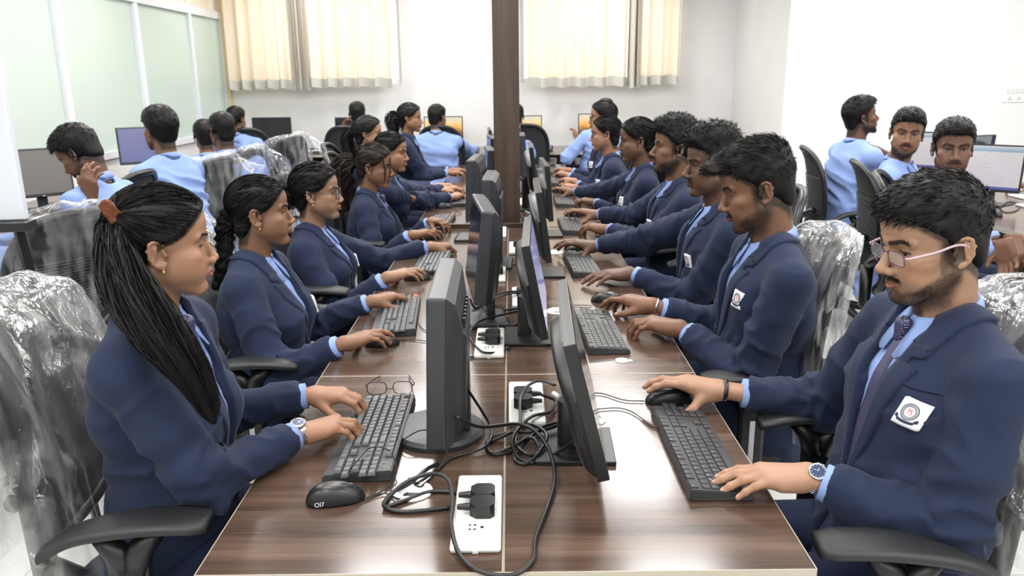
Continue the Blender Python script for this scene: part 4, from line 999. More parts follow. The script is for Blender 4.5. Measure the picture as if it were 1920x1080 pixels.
# left: glazed partition
wl = struct('wall_left', MB().box((XL-.12, YB, 0), (XL, YF, .93)), WALLM)
wl2 = struct('wall_left_header', MB().box((XL-.10, YB, 2.33), (XL-.02, YF, CEIL)), mat('cream_panel', (.80, .72, .60), .6))
mul = [YF-.03, 8.82, 7.57, 6.24, 4.95, 3.66, 2.37, 1.08, -.21, -1.5, -2.8]
pt = struct('window_3', MB().box((XL-.07, YB, .93), (XL+.03, YF, .985)), ALU); pt['label'] = 'white framed frosted glass partition along the left wall'
MB().box((XL-.06, YB, 2.25), (XL+.02, YF, 2.33)).build('transom', ALU, pt)
for i, y in enumerate(mul): MB().box((XL-.05, y-.035, .985), (XL+.015, y+.035, 2.25)).build('mullion', ALU, pt); MB().box((XL-.05, y-.025, 2.33), (XL+.0, y+.025, CEIL)).build('mullion', ALU, pt)
for a, b in zip(mul[1:], mul[:-1]):
    MB().box((XL-.030, a+.036, .986), (XL-.020, b-.036, 2.249)).build('pane', FROST, pt)
    MB().box((XL-.020, a+.036, .986), (XL-.012, a+.044, 2.249)).build('gasket', BLACKP, pt)
# corridor beyond the glass
struct('wall_corridor', MB().box((XL-2.2, YB, 0), (XL-2.05, YF, CEIL)), WALLM)
for y in (0.5, 3.5, 6.5, 9.0): area('corridor_fill_light', (XL-1.1, y, CEIL-.1), 1.2, 1.2, 34, (1, .97, .9))  # unseen lamps added to light the frosted glass from behind
struct('trim_1', MB().box((XL-.02, YF-.045, .93), (XL+.05, YF-.001, CEIL)), mat('yellowed_trim', (.75, .62, .36), .5))
# ---------------------------------------------------------------- curtains
def curtain(label, x0, x1, zt, zb, y, nf, seed, dark=0, bunch=None):
    n = 150; u = np.linspace(0, 1, n); rs = np.random.RandomState(seed); ph = rs.uniform(0, 6, 4)
    zz = np.linspace(zt, zb, 14); V = []
    for j, z in enumerate(zz):
        t = j/13; flare = .7+.5*t
        dep = .045*flare*np.sin(u*nf*2*PI+ph[0]+.8*np.sin(u*5+ph[1])+.25*t)+.010*np.sin(u*nf*4.3*PI+ph[2]+t)
        x = x0+(x1-x0)*u+.012*np.sin(u*nf*2*PI+ph[3])+.01*t*(u-.5)
        V.append(np.stack([x, y-.03+dep, np.full(n, z)+.010*np.sin(u*nf*2*PI)*t-.006*t*np.sin(u*3+ph[0])], 1))
    V = np.array(V); r = thing('curtain', label, 'curtain', ((x0+x1)/2, y, zb), 0, None)
    V0 = V-np.array([(x0+x1)/2, y, zb]); link('curtain_cloth', V0[:13].reshape(-1, 3), grid_faces(13, n), CURT, r)
    H = np.stack([V0[12]+[0, -.003, .0], V0[12]*.0+V0[13]+[0, -.003, 0]], 0); H[0] = V0[12]+[0, -.004, 0]; link('hem', H.reshape(-1, 3), grid_faces(2, n), HEM, r); return r
zb_ = 1.455
curtain('cream curtain panel nearest the left corner of the far wall', -3.32, -2.55, 2.85, zb_, 9.60, 5, 1)
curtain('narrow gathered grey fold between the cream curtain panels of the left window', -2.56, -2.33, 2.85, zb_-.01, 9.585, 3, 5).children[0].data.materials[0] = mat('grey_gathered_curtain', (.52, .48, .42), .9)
curtain('wide cream curtain panel on the right half of the left window', -2.34, -1.39, 2.85, zb_+.01, 9.60, 5, 3)
curtain('wide cream curtain panel just right of the wooden pillar', .21, 1.37, 2.85, zb_-.005, 9.60, 5, 7)
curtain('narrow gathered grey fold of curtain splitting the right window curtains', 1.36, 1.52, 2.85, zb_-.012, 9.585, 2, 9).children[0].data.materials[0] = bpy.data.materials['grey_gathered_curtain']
curtain('cream curtain panel at the right end of the right window', 1.50, 1.97, 2.85, zb_+.005, 9.60, 3, 11)
# ---------------------------------------------------------------- pillar
pl = thing('pillar', 'dark walnut clad post rising through the middle of the centre desks', 'pillar', (-.024, 4.545, 0))
MB().box((-.072, -.072, 0), (.072, .072, CEIL), .002).build('pillar_cladding', PILM, pl)
# switch board on the right front wall
sb = thing('wall_switch_board', 'white electrical switch board on the right wall at the photo edge', 'switch board', (4.97, PY, 1.35))
MB().box((-.17, -.012, -.075), (.17, 0, .075), .006).build('plate', WHITEP, sb)
LG = mat('light_grey_plastic', (.62, .63, .65), .4)
for i in range(6): MB().box((-.145+i*.048, -.020, .008), (-.107+i*.048, -.010, .055), .003).build('switch', LG, sb)
for i in range(3):
    for (a, b) in ((-.012, -.03), (.012, -.03), (0, -.012)): MB().lathe([(.006, 0), (.006, .002)], 10).xform(Matrix.Translation((-.10+i*.09+a, -.012, b-.02)) @ Matrix.Rotation(PI/2, 4, 'X')).build('socket_hole', BLACKP, sb)
# ---------------------------------------------------------------- desks
def desk(label, x0, x1, y0, y1, group=None, notch=None, axis_legs=True, top=.75, side=1):
    r = thing('workstation_desk', label, 'desk', ((x0+x1)/2, (y0+y1)/2, 0), 0, group); cx_, cy_ = (x0+x1)/2, (y0+y1)/2
    g = .0012; poly = [(x0+g, y0+g), (x1-g, y0+g), (x1-g, y1-g), (x0+g, y1-g)]
    if notch: poly = notch
    poly = [(a-cx_, b-cy_) for a, b in poly]
    MB().prism(poly, top-.025, top).build('desktop', DESKM, r)
    e = .0016; w = MB()
    for (a, b), (c, d) in zip(poly, poly[1:]+poly[:1]):
        L = math.hypot(c-a, d-b); nx, ny = (d-b)/L*e/2, -(c-a)/L*e/2
        w.add([(a-nx, b-ny, top-.0248), (c-nx, d-ny, top-.0248), (c+nx, d+ny, top-.0248), (a+nx, b+ny, top-.0248), (a-nx, b-ny, top+.0003), (c-nx, d-ny, top+.0003), (c+nx, d+ny, top+.0003), (a+nx, b+ny, top+.0003)], [(0, 3, 2, 1), (4, 5, 6, 7), (0, 1, 5, 4), (1, 2, 6, 5), (2, 3, 7, 6), (3, 0, 4, 7)])
    w.build('edge_band', EDGEM, r)
    hx, hy = (x1-x0)/2, (y1-y0)/2
    if axis_legs:   # long row running away from the camera
        for yy in ((-hy+.03), (hy-.055)): MB().box((-hx+.06, yy, 0), (hx-.02, yy+.025, top-.026)).build('side_panel', DARKW, r)
        xx = hx-.04 if side > 0 else -hx+.02; MB().box((xx, -hy+.06, .25), (xx+.02, hy-.06, top-.026)).build('modesty_panel', DARKW, r)
    else:
        n = max(2, int((x1-x0)/1.2)+1)
        for i in range(n): xx = -hx+.03+(2*hx-.085)*i/(n-1); MB().box((xx, -hy+.06, 0), (xx+.025, hy-.02, top-.026)).build('side_panel', DARKW, r)
        MB().box((-hx+.06, hy-.05, .2), (hx-.06, hy-.03, top-.026)).build('modesty_panel', DARKW, r)
    return r
xc = -.021; xl, xr = -.540, .506
desk('nearest walnut desk on the left of the centre seam, under the first girl keyboard', xl, xc, 1.155, 2.07)
desk('nearest walnut desk right of the centre seam, before the man in glasses', xc, xr, 1.155, 2.07, side=-1)
desk('second walnut desk on the left side, running up to the wooden pillar', xl, xc, 2.07, 4.30)
desk('second walnut desk on the right side, running up to the wooden pillar', xc, xr, 2.07, 4.30, side=-1)
desk('walnut desk left of and behind the pillar', xl, xc, 4.33, 7.6, notch=[(xl, 4.33), (-.10, 4.33), (-.10, 4.622), (xc, 4.622), (xc, 7.6), (xl, 7.6)])
desk('walnut desk right of and behind the pillar', xc, xr, 4.33, 7.6, notch=[(.052, 4.33), (xr, 4.33), (xr, 7.6), (xc, 7.6), (xc, 4.622), (.052, 4.622)], side=-1)
st = MB().box((-.37, 4.300, .752), (.10, 4.332, .775)).build('desk_divider', PILM); tag(st, 'low dark wood strip across the centre desks in front of the pillar', 'divider')
desk('long walnut desk against the far wall below the left window, left of the pillar', -2.64, -.02, 8.85, 9.76, axis_legs=False)
desk('long walnut desk against the far wall right of the pillar', .0, 2.55, 8.85, 9.76, axis_legs=False)
desk('walnut corner desk between glass partition and far wall', -3.39, -2.65, 8.86, 9.76, axis_legs=False)
desk('walnut desk along the glass partition in front of the bent over man', -3.39, -2.68, 2.0, 5.42)
desk('walnut desk along the glass partition beyond the bent over man', -3.39, -2.68, 5.43, 8.85)
desk('walnut desk on the far right in front of the three turned men', 2.62, 3.55, 2.3, 4.55, side=1)
desk('walnut desk on the far right carrying the lit screens', 2.62, 3.55, 4.56, 6.9, side=1)
# ---------------------------------------------------------------- monitors
SCR = {}
def screen_mat(kind):
    if kind in SCR: return SCR[kind]
    m = mat('screen_'+kind, (.01, .01, .012), .12, spec=.6); b = m.node_tree.nodes['Principled BSDF']
    if kind == 'off': pass
    elif kind == 'grey': b.inputs['Base Color'].default_value = (.16, .15, .14, 1); b.inputs['Roughness'].default_value = .3
    else:
        tc = nd(m, 'ShaderNodeTexCoord'); sp = nd(m, 'ShaderNodeSeparateXYZ'); ln(m, tc, 'UV', sp, 0); r = nd(m, 'ShaderNodeValToRGB'); e = r.color_ramp.elements
        cs = {'sunset': [(0, (.05, .03, .02)), (.30, (.30, .14, .04)), (.52, (.95, .45, .08)), (.75, (1, .75, .35)), (1, (.75, .72, .62))],
              'blue': [(0, (.20, .22, .48)), (.5, (.24, .26, .52)), (1, (.27, .30, .55))], 'page': [(0, (.10, .10, .30)), (.055, (.10, .10, .30)), (.07, (.62, .58, .60)), (.86, (.68, .65, .66)), (.88, (.26, .38, .50)), (1, (.62, .66, .70))]}[kind]
        e[0].position, e[0].color = cs[0][0], (*cs[0][1], 1); e[1].position, e[1].color = cs[-1][0], (*cs[-1][1], 1)
        for p, c in cs[1:-1]: x = e.new(p); x.color = (*c, 1)
        ln(m, sp, 1, r, 0)
        if kind == 'sunset':
            n = nd(m, 'ShaderNodeTexNoise'); n.inputs['Scale'].default_value = 5; ln(m, tc, 'UV', n, 'Vector'); ad = nd(m, 'ShaderNodeMath'); ad.operation = 'MULTIPLY_ADD'; ad.inputs[1].default_value = .35; ln(m, n, 'Fac', ad, 0); ln(m, sp, 1, ad, 2)
            sb_ = nd(m, 'ShaderNodeMath'); sb_.operation = 'SUBTRACT'; sb_.inputs[1].default_value = .17; ln(m, ad, 0, sb_, 0); ln(m, sb_, 0, r, 0)
        ln(m, r, 'Color', b, 'Emission Color'); b.inputs['Emission Strength'].default_value = {'sunset': 1.0, 'blue': .75, 'page': .95}[kind]
    SCR[kind] = m; return m
TOPG = mat('mid_grey_bezel', (.20, .21, .22), .4)  # even mid grey plastic for the back strip and logo ring
def monitor(label, x, y, rz, kind='old', scr='off', w=.37, h=.30, z0=.805, tilt=3, base='round', dx=0., dy=0., ty=0, group=None):
    """local: screen faces +y, back towards -y"""
    r = thing('computer_monitor', label, 'monitor', (x, y, .7505), math.radians(rz), group); zb = z0-.7505; T_ = Matrix.Translation((dx, dy, zb)) @ Matrix.Rotation(math.radians(tilt), 4, 'X')
    if kind == 'old':
        pts = [(-.012, .030), (.012, .030)]
        b = MB().box((-w/2, -.030, 0), (w/2, .012, h), .006); b.xform(T_).build('bezel_case', DARKP, r)
        # stepped back shell, thinner towards its edges
        V = []; lev = [(-.028, 1.0, 1.0, 0), (-.046, .93, .90, .0), (-.060, .74, .66, -.03), (-.068, .66, .58, -.03)]
        for (yy, sx, sz, dz) in lev:
            for (a, c) in ((-1, 0), (1, 0), (1, 1), (-1, 1)): V.append((a*w/2*sx, yy, h/2+dz*1.0+(c-.5)*h*sz))
        F_ = [(i*4+k, (i+1)*4+k, (i+1)*4+(k+1) % 4, i*4+(k+1) % 4) for i in range(3) for k in range(4)]+[(12, 13, 14, 15), (3, 2, 1, 0)]
        MB().add(V, F_).xform(T_).build('back_shell', DARKP, r)
        for i in range(7): MB().box((-.10+i*.03, -.064, h*.735), (-.088+i*.03, -.058, h*.80), .001).xform(T_).build('vent_slot', BLACKP, r)
        sy = -.055
    else:
        b = MB().box((-w/2, -.014, 0), (w/2, .010, h), .002); b.xform(T_).build('bezel_case', BLACKP, r)
        n = 26; V = []; rows = 6      # bulged back with an arched upper edge
        for j in range(rows):
            q = j/(rows-1)
            for i in range(n):
                u = i/(n-1)*2-1; xx = u*w/2*.985*(1-.06*q); top = h*(.60+.30*(1-abs(u)**2.2))*(1-.10*q*.6)+.01*q*0; zz0 = .006+.05*q
                V.append((xx, -.012-.034*math.sin(q*PI/2)*(1-abs(u)**6*.4), top)); 
            for i in range(n):
                u = i/(n-1)*2-1; V.append((u*w/2*.985*(1-.06*q), -.012-.034*math.sin(q*PI/2)*(1-abs(u)**6*.4), .006+.03*q))
        Fq = []; m_ = 2*n
        loop = list(range(n))+list(range(2*n-1, n-1, -1))
        for j in range(rows-1):
            for a, b_ in zip(loop, loop[1:]+loop[:1]): Fq.append((j*m_+a, (j+1)*m_+a, (j+1)*m_+b_, j*m_+b_))
        Fq += [((rows-1)*m_+i, (rows-1)*m_+i+n, (rows-1)*m_+i+n+1, (rows-1)*m_+i+1) for i in range(n-1)]
        o = MB().add(V, Fq).xform(T_).build('back_shell', BLACKP, r, 'auto'); o.data.flip_normals()
        # lighter recessed strip above the arch
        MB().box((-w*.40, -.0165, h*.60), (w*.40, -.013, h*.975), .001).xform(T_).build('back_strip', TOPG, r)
        sy = -.05
    bz = .013 if kind == 'old' else .010; yf = .0125 if kind == 'old' else .0105
    V = [(-w/2+bz, yf, bz*1.6), (w/2-bz, yf, bz*1.6), (w/2-bz, yf, h-bz), (-w/2+bz, yf, h-bz)]
    Vs = [T_ @ Vector(p) for p in V]; link('screen', Vs, [(0, 3, 2, 1)], screen_mat(scr), r, False, None, [(1, 0), (0, 0), (0, 1), (1, 1)])
    MB().box((-.006, yf-.001, .004), (.006, yf+.0005, .010)).xform(T_).build('logo', LG, r)
    if scr == 'page':
        m2 = bpy.data.materials.get('page_marks') or mat('page_marks', (.25, .25, .3), .5, Emission_Color=(.30, .30, .38, 1), Emission_Strength=.5); q = MB()
        for (a, b_, ww) in ((.30, .80, .16), (.30, .74, .10), (.30, .58, .20), (.62, .58, .12), (.30, .50, .10), (.55, .30, .25), (.55, .25, .22), (.55, .20, .18), (.12, .70, .05), (.12, .62, .05)):
            xx = w/2-.02-a*(w-.04); q.box((xx-ww*(w-.04), yf+.0003, h*b_), (xx, yf+.0008, h*b_+.004))
        q.xform(T_).build('page_text', m2, r)
    # stand
    if base == 'round':
        MB().lathe([(.108, 0), (.108, .010), (.100, .018), (.03, .024), (.001, .024)], 48).build('base', DARKP, r, 'auto'); 
        MB().box((-.036, sy-.020, .02), (.036, sy+.012, zb+h*.45), .004).build('stand_neck', DARKP, r)
    elif base == 'square':
        MB().box((-.10, -.115, 0), (.10, .085, .014), .012).build('base', DARKP, r); MB().box((-.03, sy-.018, .012), (.03, sy+.010, zb+h*.45), .004).build('stand_neck', DARKP, r)
    else:
        MB().box((-.088, -.100, 0), (.088, .072, .010), .002).build('base', BLACKP, r)
        MB().lathe([(.024, .008), (.024, zb+.06), (.022, zb+.065)], 24, (0, dy+sy-.012, 0)).build('stand_neck', BLACKP, r, 'auto')
        MB().box((-.02, dy+sy-.02, zb+.02), (.02, dy-.01, zb+.08)).build('mount', BLACKP, r)
    return r
# left row: screens face the girls (-x), backs to the centre
monitor('old thick grey monitor on a round base before the ponytailed girl', -.176, 1.700, 91, 'old', 'off', .375, .333, .795, 2)
monitor('old thick grey monitor with square foot before the girl with a braid', -.135, 2.58, 97, 'old', 'off', .40, .30, .86, 6, 'square')
monitor('old monitor before the girl in glasses, second behind the near round based one', -.115, 3.42, 88, 'old', 'off', .36, .28, .87, 2, 'square')
monitor('old monitor left of the pillar before the girl with loose side strands', -.205, 4.02, 86, 'old', 'off', .36, .30, .87, 2, 'square')
monitor('black monitor standing against the left side of the pillar', -.150, 4.78, 95, 'old', 'off', .36, .28, .87, 2, 'square')
monitor('monitor before the girl sitting behind the smiling girl', -.16, 5.75, 95, 'new', 'off', .46, .28, .87, 2, 'plate')
monitor('farthest monitor of the left half of the centre desks', -.19, 6.65, 93, 'new', 'off', .46, .28, .87, 2, 'plate')
# right row: screens face +x
monitor('slim black monitor on a flat plate before the man in glasses', .148, 1.615, -92, 'new', 'off', .49, .285, .80, 14, 'plate', dy=.034)
monitor('slim black monitor before the man with swept up hair', .072, 2.390, -92, 'new', 'blue', .49, .280, .825, 11, 'plate', dy=.028)
monitor('slim black monitor before the third man of the right row', .146, 3.245, -90, 'new', 'off', .47, .280, .85, 8, 'plate')
monitor('slim black monitor before the curly haired man, right of the pillar', .190, 4.10, -88, 'new', 'off', .45, .275, .86, 4, 'plate')
monitor('slim monitor before the long haired girl of the right row', .150, 4.95, -90, 'new', 'off', .45, .275, .88, 6, 'plate')
monitor('old grey monitor before the nearer girl in black glasses', .105, 5.70, -90, 'old', 'off', .36, .29, .88, 4, 'square')
monitor('farthest monitor of the right half of the centre desks', .085, 6.55, -90, 'old', 'off', .36, .29, .88, 4, 'square')
# far wall row, screens face the camera
monitor('black switched off monitor alone on the far desk under the left curtains', -2.80, 9.42, 180, 'new', 'off', .455, .275, .865, 2, 'plate')
monitor('dark screen half hidden behind the far wall man with a hand at his ear', -1.83, 9.42, 180, 'new', 'off', .455, .275, .855, 2, 'plate')
monitor('screen with an orange sunset behind the short haired man left of the pillar', -.79, 9.42, 180, 'new', 'sunset', .455, .275, .855, 2, 'plate')
monitor('screen with a golden sunset just right of the pillar', .135, 9.42, 180, 'new', 'sunset', .455, .275, .855, 2, 'plate')
monitor('screen with a sunset behind the raised hand at the far wall', 1.015, 9.42, 180, 'new', 'sunset', .455, .275, .87, 2, 'plate')
# partition row
monitor('old monitor with a blank grey screen beside the glass partition, left of the bent man', -3.03, 5.10, 222, 'old', 'grey', .37, .31, .84, 5, 'square')
monitor('monitor with a plain blue screen between the bent man and his neighbour', -3.02, 6.55, 210, 'old', 'blue', .36, .30, .90, 5, 'square')
# right rows
monitor('monitor showing a web page, rightmost lit screen', 2.985, 4.92, 138, 'new', 'page', .33, .29, .835, 5, 'plate')
monitor('monitor with dark back behind the rightmost lit screen', 3.22, 5.62, 20, 'new', 'off', .44, .27, .86, 3, 'plate')
monitor('monitor with a page between the two men facing the camera', 3.12, 6.05, 140, 'new', 'page', .44, .28, .85, 3, 'plate')
# ---------------------------------------------------------------- keyboards
KEYM = mat('key_plastic', (.022, .023, .025), .42); KEYG = mat('grey_key_plastic', (.11, .115, .125), .32); KEYO = mat('orange_key', (.80, .16, .05), .4); LEGM = mat('key_legend_white', (.55, .6, .66), .6)
U = .0186; KM = {}
ROWS = [(0, [(0, 1, 'E'), (2, 1, '1'), (3, 1, '2'), (4, 1, '3'), (5, 1, '4'), (6.5, 1, '5'), (7.5, 1, '6'), (8.5, 1, '7'), (9.5, 1, '8'), (11, 1, '9'), (12, 1, '0'), (13, 1, '1'), (14, 1, '2'), (15.3, 1, ''), (16.3, 1, ''), (17.3, 1, '')])]
def _row(y, spec, x=0):
    out = []
    for s in spec:
        w, c = s if isinstance(s, tuple) else (1, s); out.append((x, w, c)); x += w
    return (y, out)
ROWS += [_row(1.3, list('`1234567890-=')+[(2, '<')]), _row(2.3, [(1.5, 'T')]+list('QWERTYUIOP[]')+[(1.5, '/')]), _row(3.3, [(1.75, 'C')]+list("ASDFGHJKL;'")+[(2.25, '<')]), _row(4.3, [(2.25, '^')]+list('ZXCVBNM,./')+[(2.75, '^')]), _row(5.3, [(1.25, 'C'), (1.25, ''), (1.25, 'A'), (6.25, ''), (1.25, 'A'), (1.25, ''), (1.25, ''), (1.25, 'C')])]
for y, r_ in ((1.3, 0), (2.3, 0)): ROWS.append((y, [(15.3, 1, ''), (16.3, 1, ''), (17.3, 1, '')]))
ROWS.append((4.3, [(16.3, 1, '^')])); ROWS.append((5.3, [(15.3, 1, '<'), (16.3, 1, 'v'), (17.3, 1, '>')]))
for k, y in enumerate((1.3, 2.3, 3.3, 4.3)): ROWS.append((y, [(18.6+i, 1, c) for i, c in enumerate([['N', '/', '*', '-'], ['7', '8', '9', '+'], ['4', '5', '6'], ['1', '2', '3', '']][k])]))
ROWS.append((5.3, [(18.6, 2, '0'), (20.6, 1, '.')]))
GL = {}
def glyph(c):
    if c in GL: return GL[c]
    cu = bpy.data.curves.new('g', 'FONT'); cu.body = c; cu.size = .0058; cu.resolution_u = 1; o = bpy.data.objects.new('g', cu); COL.objects.link(o)
    dg = bpy.context.evaluated_depsgraph_get(); me = o.evaluated_get(dg).to_mesh(); GL[c] = ([tuple(v.co) for v in me.vertices], [tuple(p.vertices) for p in me.polygons])
    bpy.data.objects.remove(o); return GL[c]
def keyboard(label, pa, pb, style='chiclet', keys='parts', user='L', dz=0):
    a = at(*pa, z=.768)[:2]; b = at(*pb, z=.768)[:2]; c = (a+b)/2; d = b-a if user == 'R' else a-b      # local +x runs from the user's left to right
    ang = math.atan2(d[1], d[0]); r = thing('keyboard', label, 'keyboard', (c[0], c[1], .7502), ang); D = .148 if style != 'chiclet' else .128; Wd = 22.5*U
    zt = lambda y: .014+.010*(y+D/2)/D
    hw = Wd/2; V = [(sx*hw, sy*D/2, z) for z in (0.001,) for sx, sy in ((-1, -1), (1, -1), (1, 1), (-1, 1))]+[(sx*(hw-.003), sy*(D/2-.003), zt(sy*D/2)) for sx, sy in ((-1, -1), (1, -1), (1, 1), (-1, 1))]
    bm = bmesh.new(); vs = [bm.verts.new(v) for v in V]; [bm.faces.new([vs[i] for i in f]) for f in ((3, 2, 1, 0), (4, 5, 6, 7), (0, 1, 5, 4), (1, 2, 6, 5), (2, 3, 7, 6), (3, 0, 4, 7))]
    bmesh.ops.bevel(bm, geom=bm.edges[:], offset=.0022, segments=2, affect='EDGES'); me = bpy.data.meshes.new('keyboard_body'); bm.to_mesh(me); bm.free(); me.materials.append(KEYM if style == 'chiclet' else mat('keyboard_shell', (.030, .032, .035), .35)); o = bpy.data.objects.new('keyboard_body', me); COL.objects.link(o); o.parent = r
    y0 = D/2-.012-(.006 if style != 'chiclet' else 0); x0 = -hw+.011; allk = MB(); leg = MB(); hgt = .0035 if style == 'chiclet' else .0085
    for (ry, row) in ROWS:
        for (kx, kw, ch) in row:
            cxk = x0+(kx+kw/2)*U; cyk = y0-ry*U*.985; z = zt(cyk)-.001; gap = .0022; ins = .0008 if style == 'chiclet' else .0024
            kk = (style, kw, user)
            if kk not in KM:
                wx, wy = kw*U/2-gap/2, U/2-gap/2; V = [(sx*(wx-i), sy*(wy-i)+(0 if i == 0 or style == 'chiclet' else .0008), z_) for i, z_ in ((0, 0), (0, hgt*.4), (ins, hgt)) for sx, sy in ((-1, -1), (1, -1), (1, 1), (-1, 1))]
                F_ = [(i*4+k, i*4+(k+1) % 4, (i+1)*4+(k+1) % 4, (i+1)*4+k) for i in range(2) for k in range(4)]+[(8, 9, 10, 11)]
                KM[kk] = (V, F_)
            V, F_ = KM[kk]
            if keys == 'parts':
                col_ = KEYO if (style == 'multi' and ry == 0 and kx == 0) else (KEYM if style == 'chiclet' else KEYG); mk = kk+(col_.name,)
                if mk not in KM: k0 = link('key', V, F_, col_, r, False); KM[mk] = k0.data
                else: k0 = bpy.data.objects.new('key', KM[mk]); COL.objects.link(k0); k0.parent = r
                k0.location = (cxk, cyk, z); k0.rotation_euler = (math.atan(.010/D), 0, 0)
                if ch and ch.strip():
                    g, gf = glyph(ch); leg.add([(cxk-kw*U/2+.0045+p[0], cyk+.0008+p[1], z+hgt+.0004+(p[1])*.07) for p in g], gf)
            else:
                allk.add([(p[0]+cxk, p[1]+cyk, p[2]+z) for p in V], F_)
                if ch and ch.strip(): leg.add([(cxk-.003, cyk+.001, z+hgt+.0005), (cxk, cyk+.001, z+hgt+.0005), (cxk, cyk+.0045, z+hgt+.0007), (cxk-.003, cyk+.0045, z+hgt+.0007)], [(0, 1, 2, 3)])
    if keys != 'parts': tag(allk.build('key_block', KEYM if style == 'chiclet' else KEYG, r), kind='stuff')
    tag(leg.build('key_legends', LEGM, r), kind='stuff')
    if style != 'chiclet': MB().lathe([(.0115, zt(y0)-.001), (.0115, zt(y0)+.0006), (.0098, zt(y0)+.0006), (.0098, zt(y0)-.001)], 28, (hw-.032, y0-.004+.003, 0)).build('logo_ring', TOPG, r)
    if style == 'multi' and keys != 'parts':
        k = MB(); cxk = x0+.5*U; k.add([(p[0]+cxk, p[1]+y0, p[2]+zt(y0)-.0002) for p in KM[('multi', 1, user)][0]], KM[('multi', 1, user)][1]); k.build('orange_escape_key', KEYO, r)
    return r
keyboard('black raised key keyboard under the hands of the ponytailed girl', (666, 897), (727, 737), 'old', 'parts', 'L')
keyboard('grey keyboard with an orange key beside the hand of the braided girl', (736, 622), (752, 556), 'multi', 'parts', 'L')
keyboard('grey keyboard with an orange key before the girl in glasses', (800, 510), (822, 468), 'multi', 'block', 'L')
keyboard('keyboard before the girl with loose side strands', (812, 428), (832, 403), 'multi', 'block', 'L')
keyboard('black keyboard before the smiling girl', (858, 384), (866, 364), 'chiclet', 'block', 'L')
keyboard('keyboard of the farthest girl of the left row', (872, 327), (880, 314), 'chiclet', 'block', 'L')
keyboard('flat black keyboard under the hand of the man in glasses', (1360, 934), (1266, 757), 'chiclet', 'parts', 'R')
keyboard('flat black keyboard before the man with swept up hair', (1146, 660), (1106, 577), 'chiclet', 'parts', 'R')
keyboard('flat keyboard before the third man of the right row', (1106, 517), (1078, 469), 'chiclet', 'block', 'R')
keyboard('flat keyboard under the hand of the curly haired man', (1079, 437), (1064, 406), 'chiclet', 'block', 'R')
keyboard('keyboard before the long haired girl of the right row', (1062, 386), (1053, 364), 'chiclet', 'block', 'R')
keyboard('keyboard before the nearer girl in black glasses', (1050, 348), (1044, 330), 'chiclet', 'block', 'R')
keyboard('farthest keyboard of the right row', (1036, 325), (1032, 312), 'chiclet', 'block', 'R')
def flat_kb(label, x, y, rz):
    r = keyboard(label, (1146, 660), (1106, 577), 'chiclet', 'block', 'R'); r.location = (x, y, .7502); r.rotation_euler = (0, 0, math.radians(rz)); return r
flat_kb('keyboard on the far desk beside the switched off monitor', -2.75, 9.05, 0)
flat_kb('keyboard at the far wall left of the man with a hand at his ear', -2.05, 9.06, 0)
flat_kb('keyboard under the web page screen on the right', 2.86, 5.35, -60)
# ---------------------------------------------------------------- mice
def mouse(label, p, rz, z=.7502, s=1.0, mark=False, xy=None):
    q = at(*p, z=.762) if xy is None else (xy[0], xy[1], 0); r = thing('computer_mouse', label, 'mouse', (q[0], q[1], z), math.radians(rz))
    n, m_ = 28, 12; V = []
    for j in range(m_):
        t = j/(m_-1)
        for i in range(n):
            a = 2*PI*i/n; cx_, sy_ = math.cos(a), math.sin(a); w = .031*(1-.10*math.cos(2*a+.0)); k = math.cos(t*PI/2)**.55 if t < 1 else 0
            yy = sy_*.058*k; xx = cx_*w*k; hz = .037*(math.sin(t*PI/2)**.9)*(1-.25*(yy/.058)**2)*(1-.18*(yy/.058)); V.append((xx*s, yy*s, hz*s))
    F_ = [(j*n+i, j*n+(i+1) % n, (j+1)*n+(i+1) % n, (j+1)*n+i) for j in range(m_-1) for i in range(n)]+[tuple(range(n-1, -1, -1))]
    MB().add(V, F_).build('mouse_body', mat('mouse_plastic', (.012, .013, .015), .33), r, True)
    MB().lathe([(.0075, -.003), (.0085, -.001), (.0085, .001), (.0075, .003)], 18).xform(Matrix.Translation((0, .030*s, .0265*s)) @ Matrix.Rotation(PI/2, 4, 'Y')).build('scroll_wheel', DARKP, r, True)
    MB().tube([(0, .012*s, .0352*s), (0, .022*s, .0335*s)], .0007, 5).tube([(0, .040*s, .0262*s), (0, .054*s, .0150*s)], .0007, 5).build('button_gap', BLACKP, r)
    if mark:
        cu = bpy.data.curves.new('mouse_mark', 'FONT'); cu.body = 'OI7'; cu.size = .012; cu.extrude = .0002; o = bpy.data.objects.new('mouse_mark', cu); COL.objects.link(o); bpy.context.view_layer.update(); me_ = bpy.data.meshes.new_from_object(o); bpy.data.objects.remove(o); o = bpy.data.objects.new('mouse_mark', me_); COL.objects.link(o); o.parent = r
        o.data.materials.append(LEGM); o.matrix_local = Matrix.Translation((.0285, -.040, .0055)) @ Matrix.Rotation(math.radians(90), 4, 'Z') @ Matrix.Rotation(math.radians(72), 4, 'X')
    return r
mouse('black mouse marked OI7 on the near left desk beside the keyboard', (629, 928), -78, mark=True)
mouse('black mouse under the fingers of the braided girl', (716, 640), -80, s=.95)
mouse('black mouse under the hand of the girl in glasses', (782, 519), -85, s=.95)
mouse('black mouse below the fingers of the girl with loose side strands', (812, 444), -85, s=.9)
mouse('dark grey mouse standing before the smiling girl', (832, 387), -85, s=.95)
mouse('black mouse under the wristband hand of the man in glasses', (1256, 745), 95, s=1.1)
mouse('black mouse lying above the keyboard of the man with swept up hair', (1137, 560), 75)
mouse('black mouse under the hand of the third man of the right row', (1082, 467), 90)
mouse('black mouse under the hand of the curly haired man', (1077, 402), 90)
mouse('mouse under the hand of the long haired girl of the right row', (1050, 357), 90)
mouse('blue grey mouse before the nearer girl in black glasses', (1045, 331), 90)
mouse('mouse at the far end of the right row', (1030, 309), 90)
